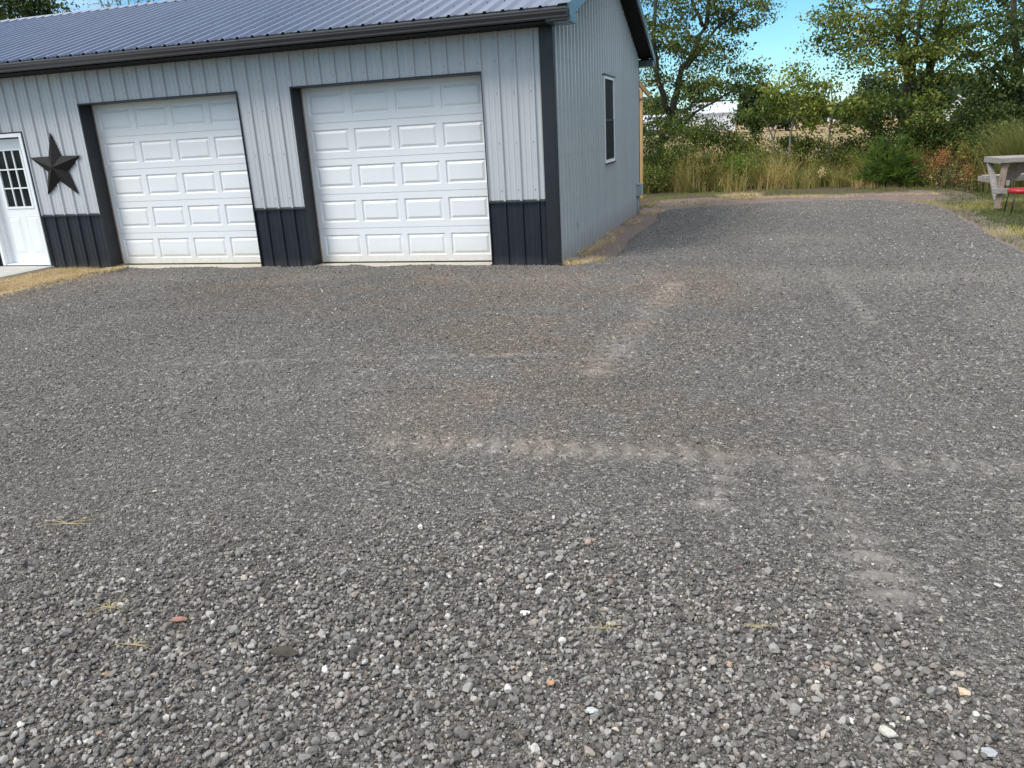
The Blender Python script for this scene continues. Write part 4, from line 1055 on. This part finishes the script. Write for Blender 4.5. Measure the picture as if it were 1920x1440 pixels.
# tall weeds / ornamental grass band (uncountable)
nt_ = 2600
tx_ = rng.uniform(-8, 16, nt_); ty_ = 12.7+rng.power(1.0, nt_)*5.0
fe = 12.85+.7*(fbm(tx_, ty_, .9)-.4)+np.where(tx_ > 5.2, -.45, 0)+np.where(tx_ > 7.5, -.9, 0)
k = (ty_ > fe) & ~((tx_ < .3) & (ty_ < 13.2)) & (rng.random(nt_) < np.clip((fbm(tx_, ty_, 1.1)-.22)*4, .25, 1)); tx_, ty_ = tx_[k], ty_[k]; nt_ = len(tx_)
th = (.40+1.15*fbm(tx_, ty_, .6))*rng.uniform(.6, 1.25, nt_)*np.clip(.5+(ty_-12.6)*.5, .45, 1)
tt = np.clip(.40+1.5*(fbm(tx_, ty_, .8)-.40)+rng.normal(0, .20, nt_)+np.clip(.22-np.abs(tx_+.1)*.08, 0, 1), 0, 1)
laz = rng.uniform(0, 2*math.pi, nt_); parts_ = []
nb = 26
x = np.repeat(tx_, nb); y = np.repeat(ty_, nb); a_ = rng.uniform(0, 2*math.pi, len(x)); r_ = rng.normal(0, .11, len(x))
x = x+np.cos(a_)*r_; y = y+np.sin(a_)*r_
h = np.repeat(th, nb)*rng.uniform(.45, 1.1, len(x)); az_ = np.where(rng.random(len(x)) < .6, np.repeat(laz, nb)+rng.normal(0, .7, len(x)), a_)
tone = np.clip(np.repeat(tt, nb)+rng.normal(0, .10, len(x))+np.where(rng.random(len(x)) < .06, .35, 0), 0, 1)
wd = np.where(rng.random(len(x)) < .2, rng.uniform(.02, .034, len(x)), rng.uniform(.008, .018, len(x)))
V1 = blades(x, y, gz(x, y)-.02, h, wd, np.abs(rng.normal(.45, .35, len(x))), tone, 4, az=az_)
tag(np_mesh('tall_grass', V1[0], V1[1], m_weed, attr={'tone': V1[2]}), 'tall olive and straw coloured grass in front of the hedgerow', 'tall grass', kind='stuff')
# leafy forbs among the grass
n = 2600; x = rng.uniform(-6, 15, n); y = rng.uniform(13.0, 17.5, n); hh = rng.uniform(.1, 1.3, n)*np.clip(.4+(y-12.7)*.5, .3, 1)
k = ~((x < .3) & (y < 12.9)); x, y, hh = x[k], y[k], hh[k]
cen = np.stack([x, y, gz(x, y)+hh], 1)
V, F, A = clump_leaves(cen, np.full((len(cen), 3), .10), 22, .045, np.clip(rng.normal(.35, .2, len(cen)), 0, 1))
tag(np_mesh('leafy_weeds', V, F, g_yel, attr={'tone': A}), 'small leaved green weeds mixed into the tall grass', 'weeds', kind='stuff')
n = 1500; x = rng.uniform(-7, 15, n); y = rng.uniform(15.0, 19.0, n); hm = .35+.8*fbm(x, y, .5); hh = rng.uniform(.0, 1.0, n)*hm
k = rng.random(n) < np.clip((fbm(x, y, .8)-.30)*5, .15, 1); x, y, hh = x[k], y[k], hh[k]
hh = np.where((x > 2) & (x < 7), hh*.6, hh)
V, F, A = clump_leaves(np.stack([x, y, gz(x, y)+hh], 1), np.full((len(x), 3), .17), 60, .075, np.clip(rng.normal(.42, .22, len(x)), 0, 1))
tag(np_mesh('undergrowth', V, F, g_map, attr={'tone': A}), 'tangled dark green undergrowth along the foot of the hedgerow', 'undergrowth', kind='stuff')
# reed-like grass mass behind the table at the right edge
n = 5200; c = at(1925, 300, 20.3); x = rng.normal(c[0]+.45, .38, n); y = rng.normal(c[1]+.6, .5, n); k = (y > 9.8); x, y = x[k], y[k]
V, F, A = blades(x, y, gz(x, y)-.02, rng.uniform(1.0, 1.85, len(x)), rng.uniform(.010, .018, len(x)), rng.uniform(.15, .7, len(x)), np.clip(rng.normal(.28, .18, len(x)), 0, 1), 4, az=rng.normal(math.pi*.9, 1.2, len(x)))
tag(np_mesh('reed_grass', V, F, m_weed, attr={'tone': A}), 'head high olive reed grass rising behind the picnic table', 'reed grass', kind='stuff')

# rusty seed-head plants
for lab, u, v, D in [('rusty orange seed head plant left of its taller neighbour', 1768, 295, 22.6), ('tall rusty orange seed head plant in the weeds', 1792, 283, 22.4), ('broad rusty plant nearest the maple trunk', 1728, 292, 23.5), ('low rusty weed clump beside the picnic table', 1822, 318, 21.5)]:
    c = at(u, v, D); gb = gzf(c[0], c[1]); root = empty('rusty_weed', (c[0], c[1], gb)); tag(root, lab, 'weed', 'rusty weeds by the table')
    mb = MB(); heads = []
    for k in range(9):
        tp = np.array([c[0]+random.uniform(-.28, .28), c[1]+random.uniform(-.2, .2), c[2]+random.uniform(-.25, .12)]); heads.append(tp)
        mb.tube([(c[0]+random.uniform(-.08, .08), c[1], gb-.02), tuple((tp+np.array([c[0], c[1], gb]))/2), tuple(tp)], [.007, .006, .003], 5, False)
    keep(mb.build('stem', m_bark), root)
    V, F, A = clump_leaves(np.array(heads), np.tile([.07, .07, .10], (9, 1)), 90, .028, rng.uniform(.3, .8, 9)); keep(np_mesh('seed_head', V, F, g_rust, attr={'tone': A}), root)
    lc = np.array(heads)*.5+np.array([c[0], c[1], gb])*.5
    V, F, A = clump_leaves(lc, np.tile([.13, .13, .18], (9, 1)), 40, .045, rng.uniform(.3, .8, 9)); keep(np_mesh('foliage', V, F, m_weed, attr={'tone': A}), root)
# pale plume
c = at(1541, 322, 23.3); gb = gzf(c[0], c[1]); root = empty('plume_grass', (c[0], c[1], gb)); tag(root, 'single pale seed plume standing in the tall grass below the thin sapling', 'plume grass')
mb = MB(); mb.tube([(c[0], c[1], gb), tuple(c)], [.006, .004], 5); keep(mb.build('stem', m_bark), root)
V, F, A = clump_leaves(np.array([c]), np.array([[.035, .035, .07]]), 160, .04, np.array([.8])); keep(np_mesh('plume', V, F, m_straw, attr={'tone': A}), root)
# brush heap at the edge of the weeds
c = flat(1420, 350, -.1); root = empty('brush_pile', (c[0], c[1], gzf(*c))); tag(root, 'small heap of dead brown stalks and twigs at the edge of the tall grass', 'brush pile')
mb = MB()
for k in range(46):
    a_ = random.uniform(0, math.pi*2); r0 = random.uniform(0, .35); L_ = random.uniform(.25, .6); z_ = -.11+random.uniform(.02, .22)
    p0 = Vector((c[0]+r0*math.cos(a_)*1.5, c[1]+r0*math.sin(a_), z_)); mb.tube([p0, p0+Vector((random.uniform(-1, 1)*L_, random.uniform(-.5, .5)*L_, random.uniform(-.08, .2)))], [.009, .004], 5)
keep(mb.build('twigs', bark('dead_stalks', (.16, .11, .07), (.42, .30, .18))), root)
num = 900; V, F, A = blades(rng.normal(c[0], .35, num), rng.normal(c[1], .2, num), np.full(num, -.1)+rng.uniform(0, .15, num), rng.uniform(.08, .2, num), rng.uniform(.006, .012, num), rng.uniform(1, 3, num), np.clip(rng.normal(.5, .25, num), 0, 1), 2)
keep(np_mesh('dead_leaves', V, F, m_straw, attr={'tone': A}), root)

# field of dry stubble beyond the hedgerow
m_field, nt, b, o = new_mat('dry_field')
v = coords(nt, (.25, 1, 1)); a1 = noise(nt, v, .12, 6, .6); a2 = noise(nt, coords(nt), 1.4, 8, .75)
c = ramp(nt, a2, [(.3, (.22, .13, .065)), (.55, (.38, .25, .13)), (.75, (.50, .36, .20))])
gstrip = ramp(nt, a1, [(.54, (0,)*3), (.60, (.8,)*3)])
nt.links.new(mixc(nt, gstrip, c, (.16, .20, .07)), b.inputs['Base Color']); b.inputs['Roughness'].default_value = .95
nt.links.new(bump(nt, a2, .8, .15), b.inputs['Normal'])
xs = np.linspace(-220, 260, 90); ys = np.concatenate([np.linspace(18, 60, 30), np.geomspace(62, 420, 30)])
X, Y = np.meshgrid(xs, ys); idx = np.arange(X.size).reshape(X.shape); F = np.stack([idx[:-1, :-1], idx[:-1, 1:], idx[1:, 1:], idx[1:, :-1]], -1).reshape(-1, 4)
X, Y = X.ravel(), Y.ravel()
gm = gz
Zf = gz(X, Y)+.02+.35*np.clip((Y-18)/25, 0, 1)*fbm(X, Y, .03)+np.clip((Y-18)/50, 0, 1)*.1
tag(np_mesh('field', np.stack([X, Y, Zf], 1), F, m_field, smooth=True), kind='structure')

# distant trees
def far_tree(label, u, D, vtop, vbase, halfw_px, mt=g_far, n=44, per=60, name='tree', group='far trees beyond the field'):
    pb_ = at(u, vbase, D); ptp = at(u, vtop, D); H_ = ptp[2]-max(pb_[2], 0); rw = halfw_px*D/1500
    z0 = gzf(pb_[0], pb_[1]); cz_ = z0+(ptp[2]-z0)*.58; rz = (ptp[2]-z0)*.44
    tree(name, label, 'tree', [([(pb_[0], pb_[1], z0-.2), (pb_[0], pb_[1], cz_), (pb_[0]+.2, pb_[1], ptp[2]-rz*.3)], max(.12, rw*.07), .05)],
         [((pb_[0], pb_[1], cz_), (rw, rw*.8, rz), n)], .0042*D, per, mt, m_bark, (rw*.22, rw*.22, rz*.16), group, D < 90)
far_tree('dark rounded far tree just right of the big white barn', 1412, 95, 160, 240, 30, g_dark, 60)
far_tree('broad far tree behind the yellow green sapling', 1475, 110, 178, 238, 42, g_far, 50)
far_tree('low far tree left of the long low white buildings', 1522, 140, 182, 232, 28, g_far, 40)
far_tree('dome shaped dark far tree left of the maple trunk', 1642, 90, 138, 226, 38, g_far, 70)
far_tree('lower far tree between the long white buildings and the dome shaped tree', 1592, 150, 186, 222, 24, g_far, 40)
far_tree('large dark far tree behind the maple, left of the small barn', 1735, 120, 138, 215, 34, g_far, 60)
far_tree('tall dark far tree rising behind the small barn', 1795, 170, 142, 214, 40, g_far, 60)
far_tree('far tree right of the small barn', 1850, 120, 172, 214, 30, g_dark, 40)
far_tree('far tree at the right edge behind the thicket', 1905, 110, 150, 210, 36, g_dark, 50)
far_tree('far tree rising behind the big white barn', 1325, 230, 184, 238, 36, g_far, 36)
far_tree('far tree left of the big white barn', 1225, 160, 180, 242, 34, g_far, 36)
far_tree('small far tree between the white barn and the timber post', 1265, 190, 205, 240, 24, g_far, 30)

# far buildings
m_wh = paint('white_barn_steel', (.74, .76, .80), .5, .04, scale=.3); m_gr = paint('pale_metal_roof', (.60, .64, .70), .35, .05, scale=.3); m_dk = paint('dark_opening', (.03, .03, .035), .8)
def barn(label, name, u0, u1, D, vbase, veave, vtop, depth, along=True, openings=()):
    a_ = at(u0, vbase, D); c_ = at(u1, vbase, D); zb = gzf(a_[0], a_[1])-.3; e = at((u0+u1)/2, veave, D)[2]; t = at((u0+u1)/2, vtop, D)[2]
    root = empty(name, (a_[0], a_[1], zb)); tag(root, label, 'barn')
    P = Vector((a_[0], a_[1], 0)); Q = Vector((c_[0], c_[1], 0)); d = (Q-P); L_ = d.length; d.normalize(); nrm = Vector((-d.y, d.x, 0))
    def w(s, q, z): v_ = P+d*s+nrm*q; return (v_.x, v_.y, z)
    mb = MB(); rf = MB(); ov = .4
    if along:       # ridge parallel to the front
        mb.add([w(0, 0, zb), w(L_, 0, zb), w(L_, 0, e), w(0, 0, e), w(0, depth, zb), w(L_, depth, zb), w(L_, depth, e), w(0, depth, e), w(0, depth/2, t-.1), w(L_, depth/2, t-.1)],
               [(0, 1, 2, 3), (5, 4, 7, 6), (4, 0, 3, 8, 7), (1, 5, 6, 9, 2)])
        for q0, q1 in ((-ov, depth/2), (depth+ov, depth/2)):
            rf.hexa([w(-ov, q0, e-.1), w(L_+ov, q0, e-.1), w(L_+ov, q1, t), w(-ov, q1, t), w(-ov, q0, e+.1), w(L_+ov, q0, e+.1), w(L_+ov, q1, t+.2), w(-ov, q1, t+.2)])
    else:
        mb.add([w(0, 0, zb), w(L_, 0, zb), w(L_, 0, e), w(L_/2, 0, t-.1), w(0, 0, e), w(0, depth, zb), w(L_, depth, zb), w(L_, depth, e), w(L_/2, depth, t-.1), w(0, depth, e)],
               [(0, 1, 2, 3, 4), (9, 8, 7, 6, 5), (5, 0, 4, 9), (1, 6, 7, 2)])
        for s0 in (-ov, L_+ov):
            rf.hexa([w(s0, -ov, e-.15), w(L_/2, -ov, t-.02), w(L_/2, depth+ov, t-.02), w(s0, depth+ov, e-.15), w(s0, -ov, e+.1), w(L_/2, -ov, t+.2), w(L_/2, depth+ov, t+.2), w(s0, depth+ov, e+.1)])
    keep(mb.build('wall', m_wh), root); keep(rf.build('roof', m_gr), root)
    for s0, s1, h0, h1 in openings:
        mb = MB(); mb.hexa([w(s0*L_, -.08, zb+h0), w(s1*L_, -.08, zb+h0), w(s1*L_, -.02, zb+h0), w(s0*L_, -.02, zb+h0), w(s0*L_, -.08, zb+h1), w(s1*L_, -.08, zb+h1), w(s1*L_, -.02, zb+h1), w(s0*L_, -.02, zb+h1)])
        keep(mb.build('opening', m_dk), root)
    return root
barn('large pale metal barn with a shallow roof seen through the branches left of centre', 'barn', 1300, 1378, 150, 240, 212, 192, 14, True, [(.30, .36, .3, 2.6)])
barn('low open fronted white shed left of the large pale barn', 'shed', 1195, 1300, 135, 244, 226, 216, 9, True, [(.05, .95, .3, 1.5)])
barn('small white gabled barn seen through the leaves right of the maple', 'barn', 1760, 1812, 130, 217, 194, 177, 14, False, [(.55, .9, .2, 1.8)])
barn('long low white building on the far side of the field', 'farm_building', 1545, 1612, 260, 224, 217, 212, 10, True)
barn('dark low shed beside the small white barn', 'shed', 1808, 1830, 118, 218, 203, 199, 6, True, [(.05, .95, .2, 1.6)])
c = at(1828, 212, 110); mb = MB(); tp_ = at(1828, 168, 110)[2]; mb.tube([(c[0], c[1], gzf(c[0], c[1])-.3), (c[0], c[1], tp_)], [.16, .11], 8); mb.beam((c[0]-.9, c[1], tp_-.5), (c[0]+.9, c[1], tp_-.5), .12, .14)
tag(mb.build('utility_pole', m_pale), 'pale utility pole with a crossarm beside the small white barn', 'utility pole')

# trees showing above the roof at upper left
D = 33
for lab, u, v, w_, n_ in [('dark evergreen above the roof at the upper left corner', 5, -20, 1.1, 70), ('evergreen branches above the roof, second from the left corner', 42, 5, .8, 46), ('smallest evergreen above the roof, right of the others', 88, 8, .5, 30)]:
    c = at(u, v, D); 
    tree('evergreen_tree', lab, 'tree', [([(c[0], c[1], -.1), (c[0], c[1], c[2]*.6), (c[0]+.1, c[1], c[2]+w_*.8)], .16, .04)], [(tuple(c), (w_, w_, .9 if n_ > 60 else .75), n_), ((c[0]-.3, c[1], c[2]-1.4), (w_*1.3, w_, 1.2), n_)], .10, 40, g_dark, m_bark, (.24, .24, .2), 'evergreens behind the garage roof', bias=.2)
c = at(232, 30, 30); tips = [(175, -20), (195, -12), (210, -30), (222, -16), (240, -30), (262, -22), (285, -18), (300, -26)]
root = empty('bare_tree', (c[0], c[1], 0)); tag(root, 'nearly leafless tree whose upper twigs show above the roof', 'tree')
mb = MB(); fork = np.array([c[0], c[1], c[2]-.9]); mb.tube([(c[0], c[1], -.1), (c[0]+.1, c[1], c[2]*.5), tuple(fork)], [.16, .12, .07], 8)
cents = []
for u, v in tips:
    tp = at(u, v, 30); mid = (fork+tp)/2+np.array([0, 0, -.1]); mb.tube([tuple(fork), tuple(mid), tuple(tp)], [.035, .022, .008], 6, False)
    for _ in range(5):
        q = mid*(1-.7)+tp*.7+rng.normal(0, .22, 3); mb.tube([tuple(mid*.4+tp*.6), tuple(q)], [.009, .004], 5, False); cents.append(q)
    cents.append(tp)
keep(mb.build('trunk', bark('grey_brown_bark', (.09, .075, .055), (.22, .19, .14))), root)
cents = np.array(cents); V, F, A = clump_leaves(cents, np.full((len(cents), 3), .12), 7, .07, np.clip(rng.normal(.5, .2, len(cents)), 0, 1)); keep(np_mesh('crown', V, F, g_map, attr={'tone': A}), root)

# dry grass sprigs lying on the gravel
for u, v, lab, n_, L_ in [(130, 995, 'thin dry grass stalks lying flat on the fine gravel at far left', 9, .16), (210, 1155, 'tangle of yellow dry grass above the reddish stone', 12, .08), (255, 1228, 'yellow grass sprig in the coarse gravel below the tangle', 9, .08), (1418, 1190, 'small yellow grass sprig right of the centre foreground', 8, .05), (1130, 1195, 'brown dry stalks lying in the middle foreground gravel', 8, .07)]:
    p = flat(u, v); z_ = float(surf(np.array([p[0]]), np.array([p[1]]))[0])+.016; mb = MB()
    for k in range(n_):
        a_ = random.gauss(.2, .7); s0 = Vector((p[0]+random.gauss(0, .001), p[1]+random.gauss(0, .001), z_)); a_ += math.pi*(k % 2); q = s0+Vector((math.cos(a_), math.sin(a_), random.uniform(-.05, .2)))*L_*random.uniform(.5, 1.2)
        mb.tube([s0, (s0+q)/2+Vector((random.uniform(-.01, .01), random.uniform(-.01, .01), .006)), q], [.0014, .0012, .0006], 4, False)
    tag(mb.build('grass_sprig', paint('dry_stalk', (.38, .31, .15), .8, .2, scale=30)), lab, 'grass sprig', 'dry sprigs on the gravel')
p = flat(535, 1250); z_ = float(surf(np.array([p[0]]), np.array([p[1]]))[0])+.025
mb = MB(); vs = []; L_ = .06
for i in range(9):
    t = i/8; w_ = .020*math.sin(math.pi*min(1, t*1.02))**.7; xx = (t-.5)*L_*1.6
    vs += [(p[0]+xx, p[1]-w_+xx*.3, z_+.010*math.sin(t*5)+.006), (p[0]+xx, p[1]+xx*.3, z_+.008*math.sin(t*5)-.002), (p[0]+xx, p[1]+w_+xx*.3, z_+.010*math.sin(t*4)+.010)]
mb.add(vs, [(i*3+j, i*3+3+j, i*3+4+j, i*3+1+j) for i in range(8) for j in (0, 1)], True)
tag(mb.build('dead_leaf', paint('dead_leaf', (.055, .050, .035), .8, .3, scale=60)), 'curled dark dead leaf lying on the coarse gravel left of centre', 'leaf')

# parts of the roof were modelled in world space: make them follow the roof's own offset
bpy.context.view_layer.update()
